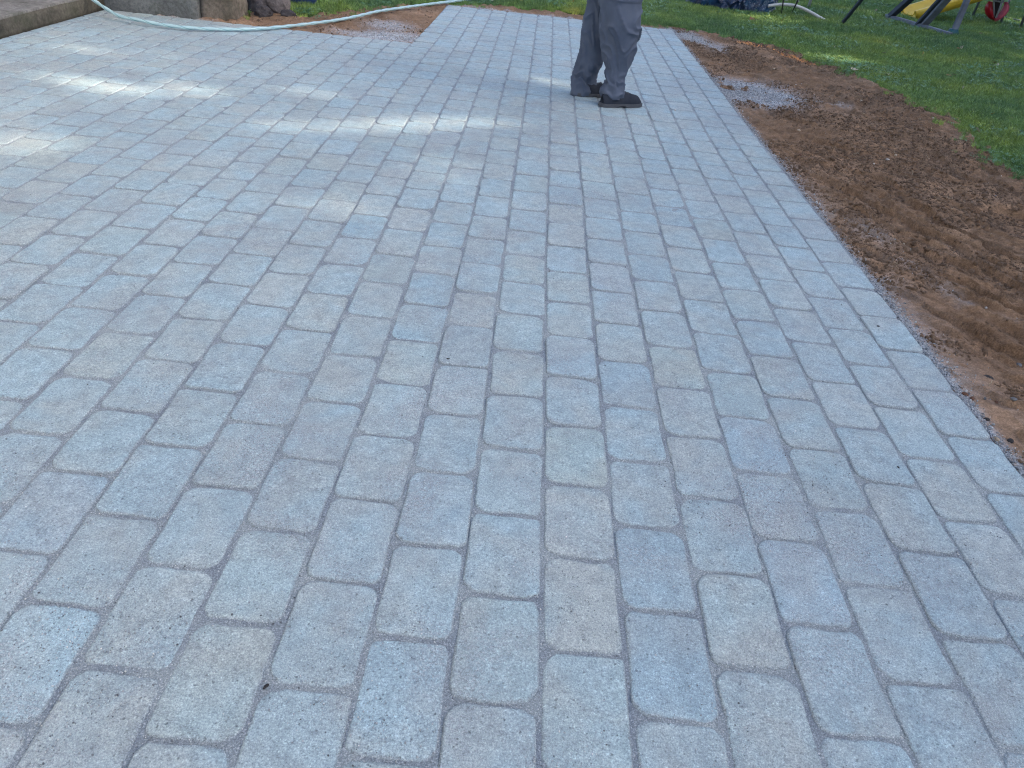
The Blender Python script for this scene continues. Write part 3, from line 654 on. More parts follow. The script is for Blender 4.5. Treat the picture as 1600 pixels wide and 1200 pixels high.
# ---- hose
def hose_mat():
    k = NT('hose_plastic'); at = k.n('ShaderNodeAttribute', attribute_name='stripe')
    c = k.ramp(at.outputs['Fac'], [(0, (.40, .57, .61)), (.55, (.37, .55, .60)), (.64, (.26, .44, .48)), (.74, (.10, .24, .28)), (.80, (.34, .52, .56)), (.88, (.40, .57, .61))])
    return k.done(c, .28, None, .5)
hp = [(-4.75, 5.9, .60), (-4.2, 6.0, .36), (-3.85, 6.02, .22), (-3.55, 5.98, .135)]
for u, v, z in [(180, 22, .045), (215, 31, .035), (250, 38, .025), (300, 44, .02), (370, 46, .018), (410, 44.5, .018), (450, 41, .018), (490, 36.5, .02), (530, 31, .02), (560, 25, .024), (590, 18, .03), (620, 13.5, .03), (660, 8, .026), (700, 3, .03), (760, -4, .03), (830, -10, .03), (900, -14, .03)]:
    hp.append(tuple(G(u, v, z)))
hp[3] = tuple(VY(112, 0.5, 6.02)) if False else hp[3]
def catmull(pts, per):
    P = [np.array(p, float) for p in pts]; P = [2*P[0]-P[1]]+P+[2*P[-1]-P[-2]]; out = []
    for i in range(1, len(P)-2):
        for s in range(per):
            t = s/per; out.append(.5*((2*P[i])+(-P[i-1]+P[i+1])*t+(2*P[i-1]-5*P[i]+4*P[i+1]-P[i+2])*t*t+(-P[i-1]+3*P[i]-3*P[i+1]+P[i+2])*t**3))
    out.append(P[-2]); return out
def resample(pts, step):
    pts = np.array(pts); d = np.r_[0, np.cumsum(np.linalg.norm(np.diff(pts, axis=0), axis=1))]; n = int(d[-1]/step)
    s = np.linspace(0, d[-1], n); return [np.array([np.interp(q, d, pts[:, i]) for i in range(3)]) for q in s]
path = resample(catmull(hp, 10), .012); nr = 16; tw = 2*math.pi*.012/.26
V, Fc = tube_data(path, .0118, nr, twist=tw, lobe=.15)
me = mesh('garden_hose', V, Fc, True); a = me.attributes.new('stripe', 'FLOAT', 'POINT')
a.data.foreach_set('value', np.array([(((2*math.pi*k/nr-tw*i)*2/(2*math.pi)) % 1.0) for i in range(len(path)) for k in range(nr)], np.float32))
tag(link('garden_hose', me, None, hose_mat()), 'pale garden hose with twisted teal stripes sagging across step, pavers and soil', 'hose')

# ---- boulders, rubble, weeds, barrel
def boulder(name, loc, s, seed, mat, sub=4, rough=.35, label=None, cat=None, group=None, rz=0):
    bm = bmesh.new(); bmesh.ops.create_icosphere(bm, subdivisions=sub, radius=1); o = Vector((seed*7.1, seed*3.3, 1))
    for v in bm.verts:
        c = v.co.copy(); d = mnoise.noise(c*1.1+o)*rough+mnoise.noise(c*2.7+o)*rough*.45+mnoise.noise(c*7+o)*rough*.16
        cell = mnoise.cell(c*1.6+o)*.06
        c = c*(1+d+cell*.3); v.co = Vector((c.x*s[0], c.y*s[1], c.z*s[2]))
    bmesh.ops.rotate(bm, verts=bm.verts, cent=(0, 0, 0), matrix=Matrix.Rotation(rz, 3, 'Z'))
    ob = link(name, from_bm(name, bm, True), None, mat); ob.location = loc
    return tag(ob, label, cat, group)
def rock_mat(name, a, b):
    k = NT(name); p = k.obj(); n = k.noise(p, 7, 6, .7, .5); c = k.ramp(n, [(.32, b), (.6, a), (.75, tuple(x*1.4 for x in a))])
    c = k.mix(1., c, k.ramp(k.noise(p, 60, 4, .8), [(.3, (.6,)*3), (.7, (1.35,)*3)]), 'MULTIPLY')
    return k.done(c, .9, k.bump(k.noise(p, 30, 6, .8), 1., .012), .25)
M_RK = rock_mat('lilac_brown_rock', (.21, .19, .19), (.085, .075, .078)); M_RK2 = rock_mat('dark_rubble', (.085, .08, .085), (.024, .022, .026))
M_PALE = rock_mat('pale_pebble', (.52, .44, .34), (.34, .27, .2)); M_WHITE = rock_mat('white_pebble', (.60, .58, .55), (.42, .38, .34)); M_DARKS = rock_mat('dark_pebble', (.06, .058, .06), (.022, .022, .026)); M_REDS = rock_mat('reddish_pebble', (.20, .105, .07), (.10, .055, .04)); M_GREYS = rock_mat('grey_pebble', (.24, .25, .26), (.11, .115, .13))
boulder('boulder', (-2.37, 6.86, .09), (.125, .11, .18), 3, M_RK, 5, .30, 'rounded brownish lilac boulder standing beside the blue barrel', 'boulder')
boulder('rock', (-2.49, 6.74, .045), (.085, .08, .10), 5, M_RK2, 4, .45, 'dark jagged rock leaning against the left side of the boulder', 'rock')
boulder('rock', (-2.40, 6.62, .02), (.075, .045, .055), 9, M_RK2, 4, .45, 'flat dark rock in front of the boulder on the soil', 'rock')
boulder('rock', (-2.22, 6.69, .015), (.06, .045, .04), 12, M_RK2, 4, .4, 'small dark rock at the right foot of the boulder', 'rock')
# pebbles lying on the soil: pixel of the photo, half length in mm, material, label
PEB = [(1422, 397, 17, M_PALE, 'largest smooth cream pebble, halfway along the raked soil'), (1408, 391, 5, M_PALE, 'tiny cream pebble just left of the largest cream pebble'),
    (1386, 252, 11, M_WHITE, 'pale angular chip in the middle of the soil beside a pinkish one'), (1397, 249, 11, M_PALE, 'pinkish pebble right beside the pale angular chip'),
    (1461, 316, 10, M_PALE, 'long tan pebble on the soil well above the largest cream pebble'), (1545, 587, 19, M_DARKS, 'largest black stone lying alone on the soil near the right edge'),
    (1561, 621, 7, M_REDS, 'small reddish brown stone below the largest black stone'), (1581, 629, 9, M_GREYS, 'grey rounded stone at the right edge below the black stone'),
    (1521, 619, 9, M_REDS, 'brown stone close to the gravel line left of the grey one'), (1510, 612, 10, M_REDS, 'rusty brown stone touching the gravel beside the border pavers'),
    (1582, 683, 11, M_DARKS, 'small black stone low at the right edge beside the pavers'), (1560, 682, 9, M_PALE, 'pinkish pebble on the gravel strip beside the low black stone'),
    (1545, 650, 9, M_DARKS, 'flat dark stone half buried next to the gravel strip'), (1595, 566, 12, M_GREYS, 'pale grey stone at the right edge above the black stone'),
    (1344, 164, 17, M_PALE, 'large tan pebble in the upper soil near the lawn'), (1333, 177, 9, M_REDS, 'brownish pebble just left below the large tan pebble'),
    (1244, 134, 12, M_WHITE, 'white stone on the soil above the grey gravel patch'), (1247, 207, 12, M_PALE, 'pinkish stone below the grey gravel patch'),
    (1332, 257, 11, M_REDS, 'round brown stone in the middle soil left of the pale chip'), (1250, 244, 10, M_REDS, 'dark reddish stone near the border pavers on the upper soil'),
    (1345, 207, 0, None, ''), (1207, 117, 10, M_PALE, 'thin pale stone high on the soil near the lawn edge'), (1454, 194, 11, M_WHITE, 'pale stone close to the curved lawn edge'),
    (1364, 260, 7, M_WHITE, 'small white stone below the pale angular chip'), (1491, 500, 8, M_WHITE, 'small whitish stone on the raked soil above the grit'), (1540, 483, 7, M_WHITE, 'tiny white chip on raked soil toward the right edge')]
for i, (u, v, r, m, lb) in enumerate(PEB):
    if not m: continue
    g = G(u, v); z = float(dirt_z(np.array([g[0]]), np.array([g[1]]))[0]); r = r/1000
    boulder('pebble', (g[0], g[1], z+r*.28), (r, r*.7, r*.55), 20+i, m, 3, .18, lb, 'stone', 'stones lying on the bare soil', rz=i*1.3)
for i, (u, v, r, m, lb) in enumerate([(1372, 511, 6, M_DARKS, 'dark flake lying on a border paver halfway up the right edge'), (1403, 731, 4, M_DARKS, 'tiny black speck of grit on a paver beside the lower right edge'),
        (1055, 173, 9, M_WHITE, 'white stone chip on the pavers right of the shoes'), (700, 562, 5, M_DARKS, 'black crumb on a blue paver in the middle of the patio'), (977, 418, 3, M_DARKS, 'small dark crumb on the pavers right of the centre'),
        (416, 1074, 6, M_DARKS, 'dark crumb sitting in the joint at the lower left')]):
    g = G(u, v); r = r/1000; boulder('chip', (g[0], g[1], .001+r*.4), (r, r*.5, r*.45), 70+i, m, 2, .35, lb, 'stone chip', 'loose chips on the pavers', rz=i*2.1)
def weed(loc, h, nleaf, seed, label, mat, wid=.018):
    r = random.Random(seed); t = thing('weed', label, 'weed', loc, 0); V, Fc = [], []; VS, FS = [], []
    for s in range(max(4, nleaf//9)):
        a = r.uniform(0, 6.28); L_ = h*r.uniform(.6, 1.1); lean = r.uniform(.1, .7)
        pts = [np.array([math.cos(a)*lean*L_*q*q, math.sin(a)*lean*L_*q*q, L_*q*(1-.2*q*lean)]) for q in np.linspace(0, 1, 6)]
        v, f = tube_data(pts, .0014, 4); b = len(VS); VS += v; FS += [tuple(b+i for i in q) for q in f]
        for q in range(9):
            p = pts[1+q//2] if 1+q//2 < 6 else pts[5]; p = p*(1-.1*r.random()); la = r.uniform(0, 6.28); ln_ = wid*r.uniform(1.2, 2.4); up = r.uniform(-.2, .8)
            d = np.array([math.cos(la), math.sin(la), up]); s2 = np.array([-math.sin(la), math.cos(la), 0])*wid*.42; b = len(V)
            V += [p, p+d*ln_*.5+s2, p+d*ln_, p+d*ln_*.5-s2]; Fc.append((b, b+1, b+2, b+3))
    link('stem', mesh('stem', VS, FS), t, mat); link('leaves', mesh('leaves', V, Fc), t, mat); return t
M_WEED = NT('weed_leaf').done((.07, .15, .035), .5, None, .4)
weed((-2.62, 6.52, -.01), .10, 90, 3, 'bright green leafy weed growing between the wall pier and the dark rocks', M_WEED)
weed((-2.50, 6.56, -.01), .05, 45, 4, 'small low weed in front of the jagged dark rock', M_WEED, .012)
M_BARREL = simple('blue_plastic', (.018, .045, .16), .35, .2, 5, .1, .002)
def lathe(name, prof, mat, parent=None, n=40, smooth=True):
    V = []; Fc = []
    for r, z in prof:
        for k in range(n): V.append((r*math.cos(2*math.pi*k/n), r*math.sin(2*math.pi*k/n), z))
    for i in range(len(prof)-1):
        for k in range(n): Fc.append((i*n+k, i*n+(k+1) % n, (i+1)*n+(k+1) % n, (i+1)*n+k))
    return link(name, mesh(name, V, Fc, smooth), parent, mat)
bl = thing('barrel', 'dark blue plastic barrel standing on grass behind the lilac boulder', 'barrel', (-2.335, 7.42, 0))
lathe('barrel_body', [(0, .003), (.14, .003), (.155, .02), (.16, .08), (.167, .09), (.167, .11), (.16, .12), (.162, .32), (.169, .33), (.169, .35), (.162, .36), (.158, .50), (.145, .53), (.13, .535)], M_BARREL, bl)
lathe('barrel_lid', [(.146, .525), (.15, .53), (.15, .555), (.135, .562), (0, .566)], simple('blue_lid', (.03, .07, .20), .4), bl)

# ---- blue tarp heap
def tarp_mat():
    k = NT('blue_tarp'); p = k.obj(); n = k.noise(p, 4, 5, .6, 1.2); c = k.ramp(n, [(.34, (.008, .016, .040)), (.52, (.012, .036, .095)), (.68, (.02, .085, .18))])
    cr = k.noise(p, 6.5, 3, .7, 2.2); line = k.ramp(cr, [(.485, (0,)*3), (.5, (1,)*3), (.515, (0,)*3)])
    c = k.mix(k.math('MULTIPLY', line, k.ramp(k.noise(p, 3, 2), [(.45, (0,)*3), (.6, (1,)*3)])), c, (.42, .52, .62))
    return k.done(c, .30, k.bump(k.noise(p, 14, 4, .6, 1.), .6, .02), .6)
bm = bmesh.new(); nU, nV = 150, 60; vs = []
for j in range(nV+1):
    t = j/nV; row = []
    for i in range(nU):
        a = 2*math.pi*i/nU; rr = (1-t**2.6*.55) if t < .75 else (1-t**2.6*.55)*math.cos((t-.75)/.25*math.pi/2)
        h = .62*(t/.75)**.9 if t < .75 else .62+.08*math.sin((t-.75)/.25*math.pi/2)
        q = Vector((math.cos(a)*1.6, math.sin(a)*1.6, t*1.2))
        f = 1+.12*mnoise.noise(q*1.3)
        q2 = q+mnoise.noise_vector(q*1.3)*.5; cr = abs(mnoise.noise(q2*2.0))+.5*abs(mnoise.noise(q2*4.3))+.3*abs(mnoise.noise(q2*9))
        f += .28*(.45-cr)
        f += .03*(1-t)**3*math.sin(a*17+3*mnoise.noise(q*3))*(1-t)
        row.append(bm.verts.new((math.cos(a)*.55*rr*f, math.sin(a)*.40*rr*f, max(0.004, h*(1+.10*mnoise.noise(q*2.1)))+.006)))
    vs.append(row)
for j in range(nV):
    for i in range(nU): bm.faces.new((vs[j][i], vs[j][(i+1) % nU], vs[j+1][(i+1) % nU], vs[j+1][i]))
bm.faces.new(vs[nV])
tp = link('tarp_heap', from_bm('tarp_heap', bm, False), None, tarp_mat()); tp.location = (2.32, 10.62, -.01); tp.rotation_euler = (0, 0, math.radians(9))
tag(tp, 'crumpled dark blue tarpaulin heap lying on the lawn behind the paving', 'tarp')

# ---- white bent pipe with ties, white post
M_PVC = simple('white_pipe', (.50, .51, .50), .4, .15, 10, .1, .001); M_DARKW = simple('black_strap', (.02, .018, .02), .6)
pp = thing('bent_pipe', 'dirty white plastic pipe arching down from the tarp to the lawn', 'pipe', tuple(G(1290, 34)))
pts = [VY(u, v, 10.30) for u, v in [(1200, 9.5), (1207, 8.4), (1222, 7), (1240, 8.5), (1254, 13), (1268, 20), (1282, 28), (1296, 35), (1306, 39)]]
tube('pipe_length', catmull(pts, 6), .0185, M_PVC, pp, 14)
for (u0, v0, u1, v1) in ((1225, -22, 1221, 22), (1252, -14, 1237, 20)):
    a, b = VY(u0, v0, 10.27), VY(u1, v1, 10.27); tube('tie_strap', [a, (a+b)/2+np.array([0.006, -.008, 0]), b], [.007, .011, .003], M_DARKW, pp, 6)
a = G(1262, 16); ps = thing('post', 'slim white upright post standing on the lawn behind the bent pipe', 'post', tuple(a))
tube('post_shaft', [a, a+np.array([0, 0, 1.1])], .021, M_PVC, ps, 12); 
tube('post_cap', [a+np.array([0, 0, 1.1]), a+np.array([0, 0, 1.12])], [.024, .022], M_PVC, ps, 12)
# loose white cords hanging over the pipe
cordp = [VY(u, v, 10.33) for u, v in [(1180, 4), (1192, -3), (1206, 3), (1216, -6), (1228, 2), (1238, -4), (1248, 4)]]
tag(tube('cord', catmull([c+np.array([0, 0, .012]) for c in cordp], 8), .006, M_PVC, None, 6), 'tangled white cord draped over the top of the bent pipe', 'cord')

# ---- swing set
M_WOOD = simple('weathered_timber', (.16, .18, .22), .8, .35, 6, .5, .004); M_WOODD = simple('dark_timber', (.045, .058, .082), .75, .35, 8, .5, .003)
M_METAL = simple('galvanised', (.20, .21, .23), .45, .15, 10, .1, .001, .6)
fr, rr_ = G(1487, 58), G(1385, 31)
sw = thing('swing_set', 'grey weathered timber swing set with leaning legs and a ground board', 'swing set', tuple((fr+rr_)/2))
def along(base, through, L_):
    d = through-base; d /= np.linalg.norm(d); return base+d*L_
apex = np.array([fr[0]+.02, fr[1]-.02, 2.05])
beam('leg', fr+np.array([0, 0, .03]), apex+np.array([.0, 0, .0]), .062, .062, M_WOOD, sw)
rt = VX(1420, 0, rr_[0]); beam('leg', rr_, along(rr_, rt, 2.3), .075, .075, M_WOODD, sw)
mb = G(1430, 45); mt = VX(1471, 0, mb[0]); beam('brace', mb, along(mb, mt, 2.0), .10, .045, M_WOODD, sw)
mb2 = G(1437, 47); mt2 = VX(1479, 0, mb2[0]); beam('brace', mb2, along(mb2, mt2, 2.0), .085, .045, M_WOOD, sw)
beam('ground_board', G(1383, 31)+np.array([0, 0, .04]), G(1482, 62)+np.array([0, 0, .045]), .06, .07, M_WOOD, sw)
beam('top_beam', apex+np.array([-.1, 0, .03]), apex+np.array([3.4, 2.6, .03]), .09, .12, M_WOOD, sw)
bm = bmesh.new(); bmesh.ops.create_cone(bm, segments=14, radius1=.10, radius2=.05, depth=.10, cap_ends=True)
fo = link('foot', from_bm('foot', bm, False), sw, simple('teal_foot', (.02, .09, .11), .5)); fo.location = Vector(rel(sw, fr+np.array([-.01, 0, .045]))[0])
e1, e2 = G(1518, 29), G(1597, 36)
tube('end_leg', [e1, e1+np.array([.35, .5, 2.0])], .018, M_METAL, sw, 10)
tube('end_leg', [e2, e2+np.array([.1, .2, 2.0])], .022, M_METAL, sw, 10)
pl = G(1310, 41); pt = VX(1344, 0, pl[0]); dp = thing('pole', 'thin dark timber pole leaning up out of the lawn at the pipe end', 'pole', tuple(pl))
beam('pole_shaft', pl-np.array([0, 0, .03]), along(pl, pt, 1.9), .038, .038, M_WOODD, dp); tube('pole_tip', [along(pl, pt, 1.9), along(pl, pt, 1.94)], [.02, .012], M_METAL, dp, 8)
# ---- slide
M_YEL = simple('yellow_plastic', (.62, .42, .045), .35, .12, 6, .1, .002)
sd_ = thing('slide', 'yellow plastic slide with raised side rims behind the swing set legs', 'slide', tuple(G(1430, 30)))
s0, s1 = VY(1425, 21, 11.85), VY(1540, -13, 12.10)
d = s1-s0; d /= np.linalg.norm(d); side = np.array([-.12, 1, 0.]); side -= d*(side@d); side /= np.linalg.norm(side); upv = np.cross(d, side); upv = upv if upv[2] > 0 else -upv
prof = [(-.24, -.07), (-.25, .045), (-.235, .075), (-.20, .078), (-.185, .05), (-.15, .0), (-.06, -.02), (.06, -.02), (.15, .0), (.185, .05), (.20, .078), (.235, .075), (.25, .045), (.24, -.07), (.21, -.07), (.14, -.045), (-.14, -.045), (-.21, -.07)]
Ls = [0, .03, .08, .2, .6, 1.0, 1.6, 2.2]; V, Fc = [], []; n = len(prof)
for i, L_ in enumerate(Ls):
    k_ = [.80, .93, 1, 1, 1, 1, 1, 1][i]; lift = .035*max(0, 1-L_/.35)**2
    for x, z in prof: V.append(s0+d*(L_-.06)+side*x*k_*.86+upv*(z*k_*.82+lift*0)+np.array([0, 0, .012]))
for i in range(len(Ls)-1):
    for q in range(n): Fc.append((i*n+q, i*n+(q+1) % n, (i+1)*n+(q+1) % n, (i+1)*n+q))
Fc.append(tuple(range(n)))
link('slide_bed', mesh('slide_bed', rel(sd_, *V), Fc, True), sd_, M_YEL)
for q in (-.20, .20):
    a = s0+d*1.75+side*q+upv*-.06; tube('support', [a, np.array([a[0]+.02, a[1], 0])], .018, M_METAL, sd_, 8)
# ---- baby swing: two curved shells round a dark leg opening, hanging on straps
M_RED = simple('red_plastic', (.42, .012, .025), .35, .12); M_PNK = simple('faded_red_plastic', (.55, .10, .14), .4, .12); M_STRAP = simple('grey_webbing', (.30, .31, .32), .7)
yb = 12.3; bs = thing('toddler_swing', 'red and faded pink toddler bucket swing hanging low above the grass', 'swing', tuple(VY(1556, 34, yb)))
def shell(name, pts, mat, wpx):
    V, Fc = [], []; m = len(pts)
    for i, (u, v) in enumerate(pts):
        t = i/(m-1); wd = wpx*math.sin(math.pi*min(1, .12+t*.80))/102/2+.012; c = VY(u, v, yb)
        for q in range(9):
            a = math.pi*(q/8)-math.pi/2; V.append(c+np.array([wd*math.sin(a), -.10*math.cos(a)*math.sin(math.pi*(.1+.8*t)), 0]))
        for q in range(8, -1, -1):
            a = math.pi*(q/8)-math.pi/2; V.append(c+np.array([(wd-.012)*math.sin(a), -.10*math.cos(a)*math.sin(math.pi*(.1+.8*t))+.015, 0]))
    n = 18
    for i in range(m-1):
        for q in range(n): Fc.append((i*n+q, i*n+(q+1) % n, (i+1)*n+(q+1) % n, (i+1)*n+q))
    Fc += [tuple(range(n)), tuple((m-1)*n+q for q in range(n))]
    return link(name, mesh(name, rel(bs, *V), Fc, True), bs, mat)
shell('seat_shell', [(1548, 2), (1545, 8), (1544, 15), (1545, 22), (1548, 28), (1552, 32)], M_RED, 9)
shell('seat_shell', [(1572, 3), (1572, 9), (1569, 16), (1564, 23), (1558, 29), (1553, 34)], M_PNK, 7)
a, b = VY(1560, -2, yb+.04), VY(1551, 29, yb+.04); beam('leg_opening', a, b, .09, .02, M_DARKW, bs)
tube('strap', [VY(1553, -6, yb-.06), VY(1553, 26, yb-.07)], .010, M_STRAP, bs, 8); tube('strap', [VY(1568, -2, yb-.07), VY(1556, 28, yb-.10)], .014, M_STRAP, bs, 8)
tube('cross_strap', [VY(1553, 1, yb-.075), VY(1568, 4, yb-.08)], .010, M_STRAP, bs, 8)
a = VY(1556, -4, yb); tube('rope', [a, np.array([a[0]+.05, a[1], 2.05])], .010, M_STRAP, bs, 8)
a, b = G(1562, 29), G(1612, 41); tb = beam('timber_edging', a+np.array([0, 0, .02]), b+np.array([0, 0, .02]), .10, .05, M_WOODD, None)
tag(tb, 'dark timber board lying in the grass right of the toddler swing', 'board')

# ---- fallen leaves on the lawn
def leaf_mesh(seed):
    r = random.Random(seed); V, Fc = [(0, 0, 0)], []
    n = 12
    for i in range(n):
        a = 2*math.pi*i/n; rr = (.75 if i % 2 else 1.0)*r.uniform(.8, 1.1)*(1+.25*math.cos(a)); x, y = rr*math.cos(a), rr*.7*math.sin(a)
        V.append((x, y, .35*x*x*r.uniform(.4, 1)+.25*abs(y)))
    for i in range(n): Fc.append((0, 1+i, 1+(i+1) % n))
    return mesh('fallen_leaf', V, Fc)
M_LEAFS = [('pale curled', simple('pale_leaf', (.42, .37, .28), .7, .2)), ('brown curled', simple('brown_leaf', (.20, .10, .05), .75, .3)), ('yellowish', simple('yellow_leaf', (.36, .26, .07), .7, .3))]
lfm = [[leaf_mesh(i*3+q) for q in range(3)] for i in range(3)]
for i in range(3):
    for m_ in lfm[i]: m_.materials.append(M_LEAFS[i][1])
LFP = [(1379, 89, 0, .030), (1330, 115, 0, .034), (1482, 125, 1, .035), (1487, 123, 0, .028), (1302, 79, 0, .02), (1555, 109, 0, .03), (1550, 105, 1, .03), (1527, 81, 0, .03), (1495, 82, 1, .035), (1499, 81, 0, .026), (1405, 50, 1, .03), (1328, 64, 0, .022),
    (1585, 135, 0, .035), (1364, 20, 1, .035), (1367, 21, 0, .03), (1175, 38, 1, .05), (1181, 36, 1, .04), (1033, 8, 0, .05), (1010, 5, 2, .04), (1523, 211, 0, .028), (1575, 192, 0, .02), (1528, 245, 0, .03), (1546, 186, 2, .02), (1385, 123, 0, .02), (1571, 21, 2, .04),
    (1583, 12, 2, .04), (1588, 26, 0, .04), (1440, 90, 2, .022), (1530, 58, 0, .03), (1220, 38, 2, .035), (1248, 60, 0, .02), (1503, 142, 0, .022), (1452, 139, 2, .02), (1418, 67, 0, .022), (770, 6, 0, .03), (815, 7, 2, .03), (895, 8, 2, .03), (1098, 50, 0, .02), (1590, 80, 0, .03), (1560, 68, 1, .03)]
rl = random.Random(8)
for u, v, kd, s in LFP:
    g = G(u, v); o = bpy.data.objects.new('fallen_leaf', rl.choice(lfm[kd])); C.objects.link(o)
    o.location = (g[0], g[1], float(lawn_z(np.array([g[0]]), np.array([g[1]]))[0])+.042); o.scale = (s, s, s); o.rotation_euler = (rl.gauss(0, .5), rl.gauss(0, .5), rl.uniform(0, 6))
    tag(o, M_LEAFS[kd][0]+' dead leaf lying on the lawn', 'leaf', M_LEAFS[kd][0]+' fallen leaves on the lawn')

# ================================================================ the house is unseen at the left, put in to block sky light
M_SIDE = simple('house_siding', (.42, .41, .38), .7, .08, 3, .2, .002); M_ROOF = simple('roof_shingle', (.06, .06, .065), .9, .3, 20); M_TRIM = simple('white_trim', (.7, .7, .68), .5, .05); M_GLASS = simple('window_glass', (.02, .025, .03), .05, .05)
ho = thing('added_house', 'two storey house with horizontal siding added out of view to darken the left side', 'added_house', (-5.5, 0, 0))
for i in range(52): rough_box('siding_board', -5.62, -5.42-.012*0, -9, 6.15, .12+i*.115, .12+i*.115+.108, M_SIDE, ho, 8, .0)
rough_box('wall', -9.5, -5.45, -9, 6.12, .0, 6.15, M_SIDE, ho, 8, .0)
beam('roof', (-7.0, -9.6, 6.35), (-7.0, 6.6, 6.35), 5.0, .14, M_ROOF, ho)
wf = rough_box('window', -5.41, -5.37, .6, 2.0, 1.2, 2.4, M_TRIM, ho, 8, .0); rough_box('pane', -5.365, -5.355, .68, 1.92, 1.28, 2.32, M_GLASS, ho, 8, .0)

# ================================================================ the man standing on the paving
M_TROUS = None
def cloth(name, col, dusty):
    k = NT(name); p = k.obj(); a = k.noise(p, 5, 5, .6, .4); c = k.ramp(a, [(.3, tuple(x*.82 for x in col)), (.7, tuple(x*1.18 for x in col))])
    c = k.mix(k.ramp(k.noise(p, 9, 4, .7), [(.5, (0,)*3), (.75, (dusty,)*3)]), c, (.20, .215, .24))
    wv = k.noise(p, 300, 2, .6); return k.done(c, .88, k.bump(wv, .25, .001), .2)
M_TROUS = cloth('grey_work_cloth', (.086, .108, .156), .12); M_SHIRT = cloth('navy_shirt_cloth', (.05, .06, .09), .1)
M_SKIN = simple('skin', (.42, .26, .19), .5, .06, 6, .1, .001); M_HAIR = simple('dark_hair', (.03, .022, .018), .6, .2, 60, .6, .003)
M_SHOE = cloth('scuffed_leather', (.022, .028, .041), .08); M_SOLE = simple('shoe_sole', (.070, .077, .090), .85, .2, 30, .3, .001)
YN, YB = 4.87, 5.07
pm_ = thing('person', 'person in baggy grey work trousers and scuffed dark shoes standing on the pavers', 'person', (.30, 4.95, 0))
def leg_rings(rows, Yp, top):
    out = []
    for v, a, b in rows:
        A, B = VY(a, v, Yp), VY(b, v, Yp); c = (A+B)/2; out.append((c[2], c[0], Yp, abs(B[0]-A[0])/2))
    return out+top
near = leg_rings([(156, 941, 974), (151, 938, 977), (146, 936, 978), (141, 938, 977), (135, 943, 978), (129, 945, 979), (123, 944, 978), (118, 945, 977), (108, 948, 981), (95, 944, 987), (80, 942, 992), (65, 941, 997), (50, 939, 1001), (30, 937, 1004), (0, 935, 1003)], YN, [(.78, .345, 4.90, .150), (.92, .32, 4.94, .155), (1.02, .30, 4.96, .150)])
back = leg_rings([(151, 894, 925), (147, 893, 928), (141, 893, 930), (135, 893, 929), (128, 893, 929), (122, 893, 930), (116, 894, 932), (108, 897, 934), (98, 900, 941), (80, 905, 945), (60, 909, 950), (40, 912, 954), (20, 916, 958), (0, 919, 962)], YB, [(.78, .265, 5.03, .140), (.92, .285, 4.99, .150), (1.02, .30, 4.97, .150)])
def trouser_leg(rings, seed, hem):
    z = np.array([r[0] for r in rings]); o = np.argsort(z); z = z[o]; cx = np.array([r[1] for r in rings])[o]; cyv = np.array([r[2] for r in rings])[o]; hw = np.array([r[3] for r in rings])[o]
    m, n = 190, 84; V = []; Fc = []
    zz = np.linspace(z[0], z[-1], m)
    for i, h in enumerate(zz):
        x, y, wv = np.interp(h, z, cx), np.interp(h, z, cyv), np.interp(h, z, hw)
        for q in range(n):
            a = 2*math.pi*q/n; P = Vector((math.cos(a), math.sin(a), 0))
            ank = math.exp(-((h-.11)/.085)**2); knee = math.exp(-((h-.42)/.14)**2)
            wob = mnoise.noise(Vector((P.x*1.2+seed, P.y*1.2, h*3)))
            # soft folds: slanting ridges that wrap part of the way round
            s1 = 1-abs(mnoise.noise(Vector((P.x*.9+seed, P.y*.9, h*24+1.2*a/3+wob*1.4))))*2.4
            s2 = 1-abs(mnoise.noise(Vector((P.x*1.3+seed+9, P.y*1.3, h*13+P.x*1.3+wob*1.5))))*2.4
            s3 = mnoise.noise(Vector((P.x*1.1+seed+3, P.y*1.1, h*5)))
            d = .017*ank*s1+.016*(knee*.9+.35)*(max(s2, -.2)**2*(1 if s2 > 0 else -1))+.016*s3
            dep = .80 if h < .6 else .86
            r = (wv-.010*ank)*1.0; V.append((x+(r+d)*math.cos(a), y+(r*dep+d)*math.sin(a), h+.008*ank*s1+.010*math.sin(a+hem)*max(0, 1-(h-zz[0])/.05)))
    # turned-in hem
    for q in range(n):
        b = np.array(V[q]); c = np.array([np.interp(zz[0], z, cx), np.interp(zz[0], z, cyv), b[2]]); V.append(tuple(c+(b-c)*.86+np.array([0, 0, .012])))
    for i in range(m-1):
        for q in range(n): Fc.append((i*n+q, i*n+(q+1) % n, (i+1)*n+(q+1) % n, (i+1)*n+q))
    for q in range(n): Fc.append((m*n+q, m*n+(q+1) % n, (q+1) % n, q))
    return V, Fc
V, Fc = trouser_leg(near, 2.3, 2.6); V2, F2 = trouser_leg(back, 7.7, 2.6); b = len(V)
tm = mesh('trousers', rel(pm_, *(V+V2)), Fc+[tuple(b+i for i in q) for q in F2], True)
link('trousers', tm, pm_, M_TROUS)
